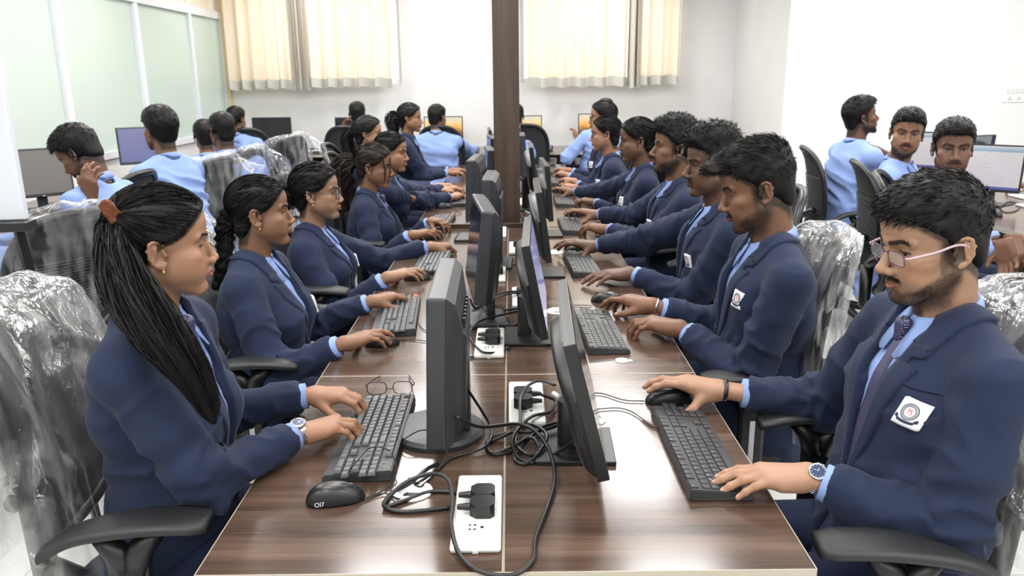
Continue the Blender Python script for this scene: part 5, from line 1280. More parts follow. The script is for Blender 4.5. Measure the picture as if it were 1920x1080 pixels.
mouse('small mouse on the far desk beside the switched off monitor', (556, 284), 0)
mouse('mouse on the far right desk under the web page screen', (1862, 401), 20)
# ---------------------------------------------------------------- power sockets, plugs, grommets
def socket(label, x, y, w=.090, L=.262, flip=1):
    r = thing('power_socket', label, 'power socket', (x, y, .7502)); h = .014
    MB().box((-w/2, -L/2, 0), (w/2, L/2, h), .006).build('socket_plate', WHITEP, r); MB().box((-w*.29, -L*.36, h-.001), (w*.29, L*.36, h+.0012), .001).build('module_frame', WHITEP, r)
    for k in (0, 1):
        yy = (-.070, .02)[k]
        for (a, b, rr) in ((-.012, .007, .0026), (-.012, -.007, .0026), (-.003, .007, .0026), (-.003, -.007, .0026), (.010, 0, .0036)): MB().lathe([(rr, h-.001), (rr, h+.0018)], 10, (a*flip, yy+b, 0)).build('socket_hole', BLACKP, r)
    MB().box((-.010, L*.20, h), (.016, L*.33, h+.005), .0012).build('switch', WHITEP, r); MB().box((-.005, -L/2-.0006, .001), (.005, -L/2+.002, .005)).build('screw_notch', LG, r)
    return r
SOCK = [(-.070, 1.340, 'nearest white socket strip on the left, two plugs in it'), (.032, 1.855, 'white socket strip on the right desk behind the slim monitor cables'), (-.072, 2.330, 'white socket strip just behind the round based monitor'), (.042, 2.850, 'white socket strip behind the second slim monitor'), (-.073, 3.230, 'third white socket strip left of the seam, with two small plugs'), (.030, 3.74, 'white socket strip right of the seam, just before the pillar'), (-.075, 4.15, 'white socket strip left of the seam right before the pillar'), (.030, 5.2, 'white socket strip behind the pillar among white cables')]
for x, y, l in SOCK: socket(l, x, y, flip=1)
def plug(x, y, d, parent=None, z=.765):
    """three pin plug, flat wedge body, lead leaving towards d (radians)"""
    mb = MB(); poly = [(-.024, -.012), (-.016, -.021), (.010, -.021), (.022, -.010), (.022, .010), (.010, .021), (-.016, .021), (-.024, .012)]; mb.prism([(a, b) for a, b in poly], .001, .027); mb.tube([(.020, 0, .014), (.030, 0, .014), (.046, 0, .0135)], [.008, .0068, .0048], 10)
    for i in range(4): mb.tube([(.027+i*.0048, 0, .014), (.029+i*.0048, 0, .014)], .0078-.0006*i, 10)
    mb.xform(Matrix.Translation((x, y, z)) @ Matrix.Rotation(d, 4, 'Z')); return mb
def cable(label, path, r=.0036, plug_at=None, zs=None, m=None, group=None):
    P_ = np.array([list(at(p[0], p[1], z=.754+(p[2] if len(p) > 2 else 0))) for p in path]); S_ = spline(P_, 7); S_[:, 2] = np.maximum(S_[:, 2], .7505+r)
    o0 = P_[0].copy(); o0[2] = .7505; root = thing('power_cable' if r > .0028 else 'mouse_cable', label, 'cable', o0); S_ = S_-o0
    MB().tube(S_, r, 8).build('cord', m or BLACKP, root, True)
    for pa in (plug_at or []): plug(pa[0]-o0[0], pa[1]-o0[1], pa[2], z=.765-o0[2]).build('plug', BLACKP, root, 'auto')
    return root
# thick cables, traced on the desk
cable('thick black cable looping from the nearest socket strip round the front edge of the desk', [(872, 925), (812, 922), (770, 935, .0), (728, 950), (722, 940, .01), (760, 905, .03), (810, 888, .04), (840, 900, .03), (848, 940, .02), (846, 985, .02), (862, 1040, .005), (905, 1074), (965, 1078), (1000, 1050), (1005, 1010), (1028, 950), (1040, 900, .01), (1032, 850, .03), (1005, 810, .05), (970, 795, .06), (900, 800, .08), (855, 782, .12)], .0042, [(-.062, 1.362, PI)])
cable('black cable from the near socket strip to the desk grommet', [(872, 946), (820, 955), (760, 960), (728, 955), (722, 945), (735, 925), (770, 905, .01), (800, 880, .02), (820, 870)], .0042, [(-.062, 1.318, PI)])
cable('black video cable from the round based monitor down into the grommet', [(870, 720, .14), (890, 750, .09), (915, 790, .02), (922, 815, .012), (905, 840, .006), (850, 858), (822, 880), (785, 905), (768, 922, -.03)], .0032)
cable('thin black cable from the round based monitor into the grommet', [(836, 825, .05), (838, 850, .03), (818, 885), (792, 910), (778, 924, -.02)], .0018)
cable('coiled thick black cable heap between the near left and slim right monitors', [(1040, 722, .05), (1005, 715, .03), (978, 740, .04), (975, 790, .02), (968, 830, .01), (985, 850, .01), (1020, 855), (1050, 845, .015), (1075, 825, .05), (1095, 790, .09)], .0042, [(.024, 1.860, 0)])
cable('second coil of thick black cable beside the slim monitor foot', [(1015, 740, .03), (1042, 752, .01), (1030, 772, .01), (1000, 780, .02), (975, 800, .03), (960, 830, .02), (975, 862), (1000, 868), (1012, 845, .01), (995, 820, .02), (960, 838, .01), (920, 850), (915, 825), (950, 812, .01), (1010, 808, .015), (1050, 795, .02), (1065, 780, .02)], .0042, [(.024, 1.815, 0)])
cable('loose loop of thick black cable lying at the foot of the slim monitor', [(1060, 790, .02), (1020, 800, .02), (985, 830, .01), (965, 862), (985, 870), (1010, 850, .01), (1025, 815, .02), (990, 795, .02), (950, 815, .01), (915, 832), (925, 852), (960, 848)], .0040)
cable('black cable loop behind the round based monitor', [(872, 672), (930, 662), (905, 660, .02), (885, 640), (882, 620, .01), (905, 600, .02), (960, 586, .03), (1010, 575, .04)], .0038, [(-.064, 2.345, PI)])
cable('black cable from the left socket strip to the slim monitor of the right row', [(900, 648), (950, 655), (948, 640), (925, 600, .01), (905, 575, .02), (893, 560, .05)], .0034, [(-.064, 2.300, PI)])
cable('long black cable loop between second monitors across the seam', [(868, 610), (900, 595), (955, 580), (1000, 580, .02), (985, 596), (955, 612), (905, 608), (880, 595), (900, 572, .02), (950, 552, .02), (990, 548, .02)], .0038)
cable('black cable from the second right socket to the monitor foot', [(985, 552), (975, 546, .03), (930, 552, .03), (895, 578, .06), (880, 560, .10)], .0038, [(.038, 2.85, 0)])
cable('black cable tangle around the square monitor foot', [(905, 497), (935, 510), (930, 520), (905, 515), (890, 500, .01), (905, 488, .01), (935, 496), (925, 512)], .0036, [(-.064, 3.235, PI), (-.064, 3.195, PI)])
cable('black cable running across the seam behind the second slim monitor', [(900, 470, .02), (920, 490), (935, 500), (960, 496), (985, 480, .01), (978, 470, .01), (985, 488)], .0034, [(.030, 3.74, 0)])
cable('black cable at the pillar foot, left of the seam', [(915, 435), (885, 420), (870, 425), (880, 412), (905, 410)], .0034, [(-.075, 4.15, PI)])
cable('white cable bundle on the desk right of the pillar', [(985, 365, .01), (975, 378), (990, 390), (1010, 385), (1000, 370, .01), (980, 372), (985, 395), (1008, 402)], .0034, None, None, WHITEP)
cable('black cable crossing the white bundle right of the pillar', [(975, 360), (1005, 372), (1000, 392), (975, 398), (990, 412), (1003, 398)], .0030)
# thin mouse and keyboard leads
cable('thin mouse cable lying over the near left keyboard', [(682, 935), (725, 915), (742, 880, .012), (735, 850, .025), (712, 838, .030), (690, 842, .030), (672, 862, .030), (654, 882, .028), (653, 896, .024)], .0016)
cable('thin cable from the near left keyboard to the round monitor base', [(745, 836), (760, 822, .02), (785, 808, .03), (806, 806, .03)], .0016)
cable('thin mouse cable leading from the near mouse to the grommet', [(683, 937), (720, 925), (748, 935), (765, 930, -.01)], .0014)
cable('thin mouse cable of the braided girl', [(730, 640), (760, 636), (800, 640), (828, 652)], .0014)
cable('thin keyboard cable of the braided girl', [(784, 605), (795, 618), (822, 628)], .0014)
cable('thin mouse cable of the man in glasses', [(1208, 752), (1170, 750), (1130, 738), (1105, 737)], .0015)
cable('thin keyboard cable of the man in glasses', [(1238, 803), (1220, 798), (1190, 775), (1160, 765), (1120, 767)], .0015)
cable('thin cable beside the keyboard of the man with swept up hair', [(1110, 573), (1085, 572), (1066, 574), (1072, 590), (1088, 600), (1086, 602)], .0014)
cable('thin cable to the mouse at the keyboard top of the third man', [(1068, 487), (1052, 482), (1040, 478)], .0014)
cable('thin cable at the smiling girl mouse', [(848, 390), (865, 400), (850, 402), (862, 392), (880, 390)], .0014)
cable('cable running over the left wall desk by the grey screen', [(75, 385), (110, 378), (145, 370)], .0030)
# grommets
def grommet(label, x, y, r_=.041):
    g = thing('desk_grommet', label, 'cable grommet', (x, y, .7502)); MB().lathe([(r_, 0), (r_, .002), (r_-.004, .0045), (r_-.012, .0045), (r_-.013, .0006)], 36).build('grommet_ring', WHITEP, g, 'auto')
    MB().lathe([(r_-.0135, .0004), (r_-.0135, .0012), (.001, .0012)], 30).build('grommet_hole', LG, g); MB().prism([(-.018, -.020), (.018, -.020), (.014, -.008), (-.014, -.008)], .0012, .0018).build('grommet_opening', BLACKP, g)
gp = at(773, 920, z=.752); grommet('white round cable grommet left of the nearest socket strip', gp[0], gp[1]); gp = at(1105, 785, z=.752); grommet('white grommet behind the near slim monitor, half hidden', gp[0], gp[1])
gp = at(1045, 583, z=.752); grommet('white grommet behind the second slim monitor', gp[0], gp[1]); gp = at(1040, 473, z=.752); grommet('white grommet behind the third slim monitor', gp[0], gp[1])
# small things on the desks
gp = at(1166, 675, z=.752); r = thing('paper_disc', 'small white torn paper disc on the right desk', 'paper', (gp[0], gp[1], .7503)); a_ = np.linspace(.35, 2*PI-.5, 22); poly = [(math.cos(a)*.019, math.sin(a)*.022) for a in a_]+[(.020, -.010), (.030, -.008), (.030, .004), (.018, .004), (.012, .010)]
MB().prism(poly, 0, .0012).build('paper_disc_sheet', WHITEP, r); MB().lathe([(.004, .0012), (.004, .0016)], 12).build('printed_dot', LG, r)
gp = at(1094, 838, z=.762); 
tg = MB().box((-.012, -.020, 0), (.012, .020, .0006)).build('cable_sticker', WHITEP); tg.location = (gp[0], gp[1], .7612); tag(tg, 'small white sticker on the foot of the near slim monitor', 'sticker')
tg2 = MB().tube([(-.014, 0, 0), (.014, 0, 0)], .0062, 12).build('cable_tag', WHITEP, None, True); gp = at(1043, 741, z=.785); tg2.location = gp; tg2.rotation_euler = (0, 0, math.radians(-62)); tag(tg2, 'white paper tag wrapped round the cable at the right socket strip', 'cable tag')
# folded spectacles behind the near keyboard
sp = thing('eyeglasses', 'thin dark framed spectacles lying upside down behind the near left keyboard', 'spectacles', (-.325, 1.935, .7502), math.radians(3)); FRM = mat('dark_brown_frame', (.02, .012, .010), .3)
mb = MB()
for sx in (-1, 1):
    a = np.linspace(0, 2*PI, 29); X = np.sign(np.cos(a))*abs(np.cos(a))**.55*.025; Z = np.sign(np.sin(a))*abs(np.sin(a))**.6*.017; mb.tube(np.stack([sx*.034+X, 0*X, Z+.0185], 1), .0012, 6, False)
mb.tube([(-.010, 0, .020), (0, -.003, .016), (.010, 0, .020)], .0012, 6); mb.build('rim', FRM, sp, True)
ml = MB()
for sx in (-1, 1):
    a = np.linspace(0, 2*PI, 25)[:-1]; ml.add([(sx*.034+math.copysign(abs(math.cos(q))**.55*.025, math.cos(q)), 0, math.copysign(abs(math.sin(q))**.6*.017, math.sin(q))+.0185) for q in a], [tuple(range(24))])
ml.build('lens', GLASSM, sp)
for sx in (-1, 1): MB().tube([(sx*.060, .0, .024), (sx*.064, .010, .024), (sx*.050, .075, .014), (sx*.040, .125, .004)], .0016, 6).build('temple', FRM, sp, True)
# things on the far and right desks
for l, x, y, c in (('small white box beside the mouse on the far desk', -2.36, 9.30, WHITEP), ('white socket strip on the far desk right of the monitor', -2.10, 9.52, WHITEP)):
    b = thing('desk_box', l, 'socket box', (x, y, .7505)); MB().box((-.13, -.045, 0), (.13, .045, .018), .005).build('box_body', c, b); MB().box((-.08, -.02, .018), (-.03, .02, .022), .002).build('box_switch', LG, b); MB().box((.02, -.02, .018), (.07, .02, .040), .003).build('plug', BLACKP, b)
for l, x, y in (('white socket strip near the web page screen', 3.18, 4.75), ('white socket strip behind the web page screen', 3.38, 5.15), ('white socket strip on the partition desk by the bent man', -2.86, 4.75)): socket(l, x, y)
cable('black cable knot under the web page screen', [(1870, 385), (1895, 378), (1912, 385), (1905, 395), (1885, 398), (1875, 388), (1900, 382)], .0034)
# whiteboard on an easel at the left edge
wb = thing('whiteboard_easel', 'white board on a black easel at the left photo edge', 'whiteboard', (-1.62, 1.93, 0), math.radians(6)); WBM = mat('whiteboard_surface', (.64, .67, .74), .12)
MB().box((-.95, -.012, 1.22), (.40, .012, 2.15), .003).xform(Matrix.Rotation(0, 4, 'Z')).build('board', WBM, wb); MB().box((-.95, -.045, 1.195), (.415, .014, 1.218), .002).build('pen_tray', BLACKP, wb)
for x, tx in ((-.75, -.82), (.365, .43)): MB().tube([(x, .015, 1.21), (tx, .10, .02)], .014, 4).build('easel_leg', BLACKP, wb)
MB().box((-.75, .05, .60), (.40, .07, .62)).build('cross_bar', BLACKP, wb)
# ---------------------------------------------------------------- office chairs
def film():
    m = bpy.data.materials.new('clear_plastic_film'); m.use_nodes = True; nt = m.node_tree; b = nt.nodes['Principled BSDF']; out = nt.nodes['Material Output']
    b.inputs['Base Color'].default_value = (.90, .91, .93, 1); b.inputs['Roughness'].default_value = .55
    gl = nd(m, 'ShaderNodeBsdfGlossy'); gl.inputs['Roughness'].default_value = .10; gl.inputs['Color'].default_value = (1, 1, 1, 1); tr = nd(m, 'ShaderNodeBsdfTransparent'); tr.inputs[0].default_value = (.97, .97, .98, 1)
    tc = nd(m, 'ShaderNodeTexCoord'); mp = nd(m, 'ShaderNodeMapping'); mp.inputs['Scale'].default_value = (8, 8, 2.4); ln(m, tc, 'Object', mp, 'Vector')
    n2 = nd(m, 'ShaderNodeTexNoise'); n2.inputs['Scale'].default_value = 2.6; n2.inputs['Detail'].default_value = 4; n2.inputs['Distortion'].default_value = 1.2; ln(m, mp, 'Vector', n2, 'Vector')
    bp = nd(m, 'ShaderNodeBump'); bp.inputs['Strength'].default_value = .45; bp.inputs['Distance'].default_value = .012; ln(m, n2, 'Fac', bp, 'Height'); ln(m, bp, 'Normal', b, 'Normal'); ln(m, bp, 'Normal', gl, 'Normal')
    n = nd(m, 'ShaderNodeTexNoise'); n.inputs['Scale'].default_value = 1.4; n.inputs['Detail'].default_value = 5; n.inputs['Distortion'].default_value = 1.2; ln(m, mp, 'Vector', n, 'Vector')
    r = nd(m, 'ShaderNodeMapRange'); r.inputs['From Min'].default_value = .44; r.inputs['From Max'].default_value = .72; r.inputs['To Min'].default_value = .0; r.inputs['To Max'].default_value = .24; ln(m, n, 'Fac', r, 'Value')
    lw = nd(m, 'ShaderNodeLayerWeight'); lw.inputs['Blend'].default_value = .3; ad = nd(m, 'ShaderNodeMath'); ad.operation = 'MULTIPLY_ADD'; ad.use_clamp = True; ad.inputs[1].default_value = .20; ln(m, lw, 'Facing', ad, 0); ln(m, r, 'Result', ad, 2)
    m1 = nd(m, 'ShaderNodeMixShader'); ln(m, ad, 0, m1, 0); ln(m, tr, 0, m1, 1); ln(m, b, 0, m1, 2)
    fr = nd(m, 'ShaderNodeMath'); fr.operation = 'MULTIPLY_ADD'; fr.inputs[1].default_value = .30; fr.inputs[2].default_value = .03; ln(m, lw, 'Facing', fr, 0); m2 = nd(m, 'ShaderNodeMixShader'); ln(m, fr, 0, m2, 0); ln(m, m1, 0, m2, 1); ln(m, gl, 0, m2, 2); ln(m, m2, 0, out, 0); return m
FILM = film()
CH = {}
def make_chair(kind):
    """office chair, faces +y, seat centre over the origin"""
    r = thing('office_chair', None, 'chair'); sd = BLACKP
    s = SDF((-.27, -.27, .40), (.27, .28, .52), .012); s.ell((0, .0, .455), (.25, .25, .038), .02); s.cap((-.15, .14, .46), (.15, .14, .46), .035, None, .03); s.cap((-.15, -.10, .46), (.15, -.10, .46), .035, None, .03); v, q = s.mesh(1); link('seat', v, q, MESHP, r)
    # back: outline of the frame, curved in plan and profile
    n = 40; a = np.linspace(0, 2*PI, n+1)[:-1]; bw, bh = .225, .27; zc = .845
    def bp(u, v):   # u,v in -1..1
        wz = bw*(1-.14*max(v, 0)**2-.10*max(-v, 0)**2); return np.array([u*wz, -.235-.045*(v*.6+.4)-.030*(v**2)+.055*(u**2), zc+v*bh])
    e = 3.2; ou = [bp(np.sign(np.cos(t))*abs(np.cos(t))**(2/e), np.sign(np.sin(t))*abs(np.sin(t))**(2/e)) for t in a]
    tv, tq = tube_arr(np.array(ou+[ou[0], ou[1]]), .017, 8); link('back_frame', tv, tq, BLACKP, r)
    G = []; m_ = 30
    for j in range(m_):
        v = -1+2*j/(m_-1); lim = (1-min(abs(v), .999)**e)**(1/e); G.append([bp(u*lim, v*.985)+[0, .0035*math.sin(j*PI*.5*2)+.003*(j % 2), 0] for u in np.linspace(-1, 1, 15)])
    bk = link('back_mesh', np.array(G).reshape(-1, 3), grid_faces(m_, 15), MESHP, r)
    if kind != 'far':
        rb = MB()
        for j in range(26): v = -.62+1.0*j/25; lim = (1-abs(v)**e)**(1/e)*.93; rb.tube([bp(u*lim, v)+[0, -.005, 0] for u in np.linspace(-1, 1, 9)], .0022, 4, False)
        rb.build('back_rib', DARKP, r, True)
    MB().tube([bp(-.75, -.35)+[0, -.03, 0], bp(0, -.62)+[0, -.055, 0], bp(.75, -.35)+[0, -.03, 0]], .020, 8).tube([bp(0, -.6)+[0, -.055, 0], (0, -.30, .50), (0, -.16, .415)], [.03, .03, .028], 8).build('back_support', BLACKP, r, True)
    for sx in (-1, 1):
        pts = spline([(sx*.285, -.15, .705), (sx*.283, -.08, .742), (sx*.28, .02, .755), (sx*.272, .10, .750), (sx*.262, .15, .738)], 5); V = []; k = 12
        for i, p in enumerate(pts):
            t = i/(len(pts)-1); w = .026+.020*math.sin(min(1, t*1.5)*PI/2)-.012*max(0, t-.85)/.15
            for jn in range(k): b_ = 2*PI*jn/k; V.append(p+np.array([math.copysign(abs(math.cos(b_))**.6, math.cos(b_))*w, 0, math.copysign(abs(math.sin(b_))**.7, math.sin(b_))*.0125]))
        arm = link('arm_pad', V, [tuple(x) for x in grid_faces(len(pts), k, True)[:, ::-1]]+[tuple(range(k)), tuple(range(len(pts)*k-1, (len(pts)-1)*k-1, -1))], ARMP, r)
        MB().tube([(sx*.28, -.050, .735), (sx*.28, -.022, .700), (sx*.28, -.006, .66)], [.016, .024, .032], 8).tube([(sx*.28, .060, .735), (sx*.28, .028, .705), (sx*.28, .006, .66)], [.016, .024, .032], 8).build('arm_fork', BLACKP, arm, True)
        MB().box((sx*.28-.014, -.040, .43), (sx*.28+.014, .040, .70), .012).box((min(sx*.14, sx*.29), -.03, .418), (max(sx*.14, sx*.29), .03, .440), .008).build('arm_bracket', BLACKP, arm)
        MB().box((sx*.295-.002, -.008, .47), (sx*.295+.002, .008, .62), .0015).build('adjuster_slot', LG, arm)
    MB().tube([(0, 0, .43), (0, 0, .12)], .026, 14).build('gas_column', CHROME if kind != 'far' else BLACKP, r, True)
    MB().box((-.11, -.13, .405), (.11, .10, .435), .01).build('seat_plate', BLACKP, r)
    for i in range(5):
        a_ = 2*PI*i/5+.3; c, s_ = math.cos(a_), math.sin(a_); leg = MB().tube([(c*.02, s_*.02, .12), (c*.16, s_*.16, .10), (c*.29, s_*.29, .075)], [.030, .024, .016], 8).build('base_leg', BLACKP, r, True)
        MB().lathe([(.028, -.022), (.030, -.014), (.030, .014), (.028, .022)], 16).xform(Matrix.Translation((c*.29, s_*.29, .031)) @ Matrix.Rotation(a_, 4, 'Z') @ Matrix.Rotation(PI/2, 4, 'X')).build('castor', BLACKP, leg, True)
    return r
def cover(parent, seed=1, low=.50, flare=1.0, flap=1.0, label='crumpled clear plastic film over the backrest'):
    """a loose film bag over the chair back"""
    rs = np.random.RandomState(seed); n, m_ = 110, 60; V = []; zt = 1.155
    for j in range(m_):
        t = j/(m_-1); top = min(1, t/.16); z = zt-.012-.0*t-(t**1.0)*(zt-low)-.03*(1-top)*0
        z = zt - .10*(1-math.cos(min(1, t/.16)*PI/2)) - max(0, (t-.16)/.84)*(zt-.10-low)
        rr = math.sin(min(1, t/.16)*PI/2)**.7
        for i in range(n):
            a = 2*PI*i/n; c, s_ = math.cos(a), math.sin(a); e = .62
            w = (.238+.05*t*flare)*rr; d = (.038+.085*t*flare)*rr
            x = math.copysign(abs(c)**e, c)*w; y = math.copysign(abs(s_)**.8, s_)*d
            v = (z-.845)/.27; yc = -.235-.045*(v*.6+.4)-.030*min(v*v, 1.6)+.050*min(1, (x/.225)**2); V.append((x, y+yc, z))
    V = np.array(V); N_ = V-np.array([0, -.26, 0]); N_[:, 2] = 0; N_ /= np.linalg.norm(N_, axis=1, keepdims=True)+1e-6
    ang = np.arctan2(V[:, 1]+.27, V[:, 0]*.4); t = (1.155-V[:, 2])/.6
    P3 = np.stack([np.cos(ang)*2.6+seed, np.sin(ang)*2.6, V[:, 2]*3.2], 1); fold = 1-abs(vnoise(P3*1.7, seed)); crum = fbm(P3*4.5+3, seed+5, 4); sharp = (1-abs(vnoise(P3*5.1, seed+2)))**3
    V = V+N_*((fold-.6)*.055*np.clip(t*1.6+.15, 0, 1)+crum*.012+sharp*.010)[:, None]; V[:, 2] += .014*vnoise(P3*1.3, seed+8)
    o = link('plastic_cover', V, grid_faces(m_, n, True), FILM, parent); o['label'] = label
    # a gathered flap of the bag sticking out at one upper corner
    k, l = 14, 16; G = []
    for j in range(k):
        tt = j/(k-1)
        for i in range(l): u = i/(l-1)-.5; G.append([.17+.10*tt*flap+.03*math.sin(u*9+seed), -.30-.04*tt+u*(.05+.10*tt)+.012*math.sin(u*30+tt*6), 1.09-.12*tt+.05*math.sin(u*14+tt*3)*tt+.02])
    G = np.array(G); G += .010*np.stack([fbm(G*30+9, seed+k_, 3) for k_ in range(3)], 1); link('cover_flap', G, grid_faces(k, l), FILM, o)
    return o
def chair(label, x, y, rz, kind='mesh', cov=None, group=None, scale=1.0, **kw):
    if kind not in CH: r = make_chair(kind); CH[kind] = r; r['used'] = 0
    if not CH[kind]['used']: r = CH[kind]; CH[kind]['used'] = 1
    else:
        src = CH[kind]; r = src.copy(); COL.objects.link(r)
        for ch in list(src.children):
            if ch.name.startswith('plastic_cover'): continue
            copy_tree(ch, r)
    if 'used' in r and r is not CH[kind]: del r['used']
    r.location = (x, y, 0); r.rotation_euler = (0, 0, math.radians(rz)); r['label'] = label; r.scale = (scale,)*3
    if cov: cover(r, **cov)
    return r
chair('office chair of the ponytailed girl, back wrapped in crumpled film', -0.76, 1.59, -84, cov=dict(seed=3, low=.52))
chair('office chair of the braided girl, armrest seen below her elbow', -0.78, 2.46, -90, cov=dict(seed=6, low=.55))
chair('office chair of the girl in glasses of the left row', -0.8, 3.28, -90)
chair('office chair of the girl with loose side strands', -0.8, 4.2, -90)
chair('office chair of the smiling girl', -0.82, 4.88, -90)
chair('office chair of the girl behind the smiling girl', -1.0, 5.6, -90, 'far')
chair('office chair of the farthest girl of the left row', -0.95, 6.5, -90, 'far')
chair('office chair of the man in glasses, back wrapped in white film', 0.715, 1.49, 84, cov=dict(seed=11, low=.50))
chair('office chair of the man with swept up hair, tall film cover twisted on its back', 0.69, 2.36, 88, cov=dict(seed=14, low=.50, flare=.5, flap=.3), scale=.965)
chair('office chair of the third man of the right row', 0.84, 3.15, 90)
chair('office chair of the curly haired man', 0.84, 3.98, 90)
chair('office chair of the long haired girl of the right row', 0.84, 4.82, 90)
chair('office chair of the nearer girl in black glasses', 0.86, 5.8, 90, 'far')
chair('office chair of the farther girl in black glasses', 0.88, 6.6, 90, 'far')
chair('film wrapped office chair standing behind the whiteboard easel', -1.78, 2.86, 62, cov=dict(seed=21, low=.55, flare=.7))
chair('office chair behind the bent over man, dark top edge showing', -2.14, 4.00, 84)
chair('film wrapped office chair behind the second man of the partition row', -1.98, 4.72, 70, cov=dict(seed=25, low=.5, flare=1.0))
chair('film wrapped office chair behind the man with closely cropped hair', -1.98, 5.30, 70, cov=dict(seed=29, low=.5, flare=.9))
chair('film wrapped office chair farthest along the partition row', -2.00, 6.55, 60, cov=dict(seed=31, low=.5, flare=1.2))
chair('dark office chair of the man in the far left corner', -2.55, 7.85, 8, 'far')
chair('dark office chair of the man with a hand at his ear', -1.60, 8.05, 0, 'far')
chair('dark office chair of the short haired man left of the pillar', -.66, 7.95, -6, 'far')
chair('dark office chair of the man right behind the pillar', .14, 8.05, 0, 'far')
chair('dark office chair of the man with the quiff at the far wall', .95, 8.0, 0, 'far')
chair('black office chair of the bearded man looking right', 2.12, 4.92, -100)
chair('black office chair of the bearded man looking at the camera', 2.07, 4.04, -103)
chair('black office chair of the smiling man looking at the camera', 1.93, 3.46, -120)
chair('film wrapped grey office chair at the right photo edge', 2.02, 2.72, 60, cov=dict(seed=41, low=.55, flare=.9))
# ---------------------------------------------------------------- the people
def W(px, py, y): return at(px, py, y=y)
def hz(px, py, z=.79): return at(px, py, z=z)
DK = (.165, .078, .045); MD = (.27, .135, .075); LT = (.42, .225, .130); VD = (.105, .050, .030)
PP = {}
# ---- left row, facing +x (rz -90): near hand is the right one
tails1 = [dict(c=[(.038, -.070, .072), ('w',)+tuple(W(214, 410, 1.50)), ('w',)+tuple(W(216, 460, 1.44)), ('w',)+tuple(W(243, 535, 1.38)), ('w',)+tuple(W(300, 625, 1.34)), ('w',)+tuple(W(357, 700, 1.34)), ('w',)+tuple(W(388, 765, 1.35)), ('w',)+tuple(W(402, 792, 1.36))], r=[.016, .022, .032, .043, .041, .031, .020, .008], n=2600, fz=.20)]
PP['L1'] = person('girl at the left front with a long ponytail tied by a rust scrunchie, typing', (-.755, 1.56), math.radians(-90), W(300, 462, 1.53), (24, -4, 2),
    dict(fem=1, hair='pony', jaw=.92, lip=1.05, eye=.5, seed=3, nose=.98, hv=.008, tie=(.040, -.070, .074), tails=tails1, gaze=(0, -12), brow=.8),
    {'R': (hz(675, 797), hz(560, 812, .80), 'type', 0, (.35, .05, -1), .030), 'L': (hz(685, 752), hz(590, 740, .80), 'type', 0, (-.3, -.3, -1), .028)}, lod=0, tone=(.37, .20, .122), tie=True, lean=.015, badged=False)
PP['L2'] = person('girl with a thick braid and small ear studs, hand on a mouse', (-.80, 2.46), math.radians(-90), W(486, 402, 2.45), (14, 0, 0),
    dict(fem=1, hair='braid', jaw=.90, lip=1.05, eye=.75, seed=4, nose=1.02, hv=.006, tie=(0, -.100, .0), brow=1.1, tails=[dict(c=[(0, -.085, .02), (.0, -.110, -.04), (.01, -.115, -.10), (.02, -.13, -.17), (.01, -.16, -.24)], r=[.030, .032, .028, .026, .018], n=500, fz=.05, braid=9)]),
    {'R': (hz(728, 632), hz(600, 650, .80), 'mouse', 0, (.2, -.3, -1), .03), 'L': (hz(760, 556), hz(655, 570, .80), 'type', 0, (-.3, -.3, -1), .028)}, lod=0, tone=(.25, .130, .078), tie=False, lean=.02, badged=True)
PP['L3'] = person('girl in dark framed glasses of the left row, hair tied back, lips parted', (-.82, 3.28), math.radians(-90), W(592, 364, 3.27), (2, 0, 0),
    dict(fem=1, hair='bun', jaw=1.0, lip=1.1, eye=.8, seed=6, nose=1.0, hv=.010, tie=(0, -.11, .0), tails=[dict(c=[(0, -.095, .0), (0, -.13, -.02), (0, -.13, -.07)], r=[.035, .05, .02], n=300)]),
    {'R': (hz(790, 514), hz(700, 522, .80), 'mouse', 0, (.2, -.2, -1), .03), 'L': (hz(845, 460), hz(795, 462, .80), 'curl', 0, (-.3, -.3, -1), .03)}, lod=1, tone=(.31, .175, .11), glass='black', badged=True, lean=.02, bulk=1.05, sc=1.0)
PP['L4'] = person('girl with loose strands across her cheek and a low wavy ponytail', (-.80, 4.2), math.radians(-90), W(700, 313, 4.2), (-4, -8, 3),
    dict(fem=1, hair='pony', jaw=.88, lip=1.1, eye=.7, seed=9, hv=.006, tie=(0, -.11, .02), tails=[dict(c=[(0, -.10, .02), (0, -.15, -.02), (0, -.165, -.10), (0, -.16, -.20), (.01, -.13, -.26)], r=[.03, .05, .055, .06, .03], n=800, fz=.3), dict(c=[(.055, .06, .06), (.066, .078, .0), (.062, .080, -.05)], r=[.003, .004, .003], n=40), dict(c=[(.03, .09, .07), (.04, .10, .0), (.045, .09, -.07)], r=[.0015, .002, .0015], n=24)]),
    {'R': (hz(825, 440), hz(770, 440, .80), 'mouse', 0, (.2, -.2, -1), .02), 'L': (hz(842, 422), hz(800, 412, .80), 'type', 0, (-.3, -.3, -1), .03)}, lod=1, tone=(.25, .125, .072), tie=True, hairm=HAIRB, lean=.03, sc=1.0)
PP['L5'] = person('smiling girl behind the one with loose strands, shirt collar open', (-.84, 4.9), math.radians(-90), W(733, 288, 4.8), (-8, -4, 0),
    dict(fem=1, hair='bun', jaw=.95, lip=1.2, eye=.8, seed=12, hv=.008), {'R': (hz(868, 366), hz(825, 374, .80), 'type', 0, (.2, -.2, -1), .05), 'L': (hz(870, 356), hz(830, 354, .80), 'type', 0, (-.3, -.3, -1), .05)}, lod=1, tone=(.34, .18, .105), lean=.03, sc=1.0)
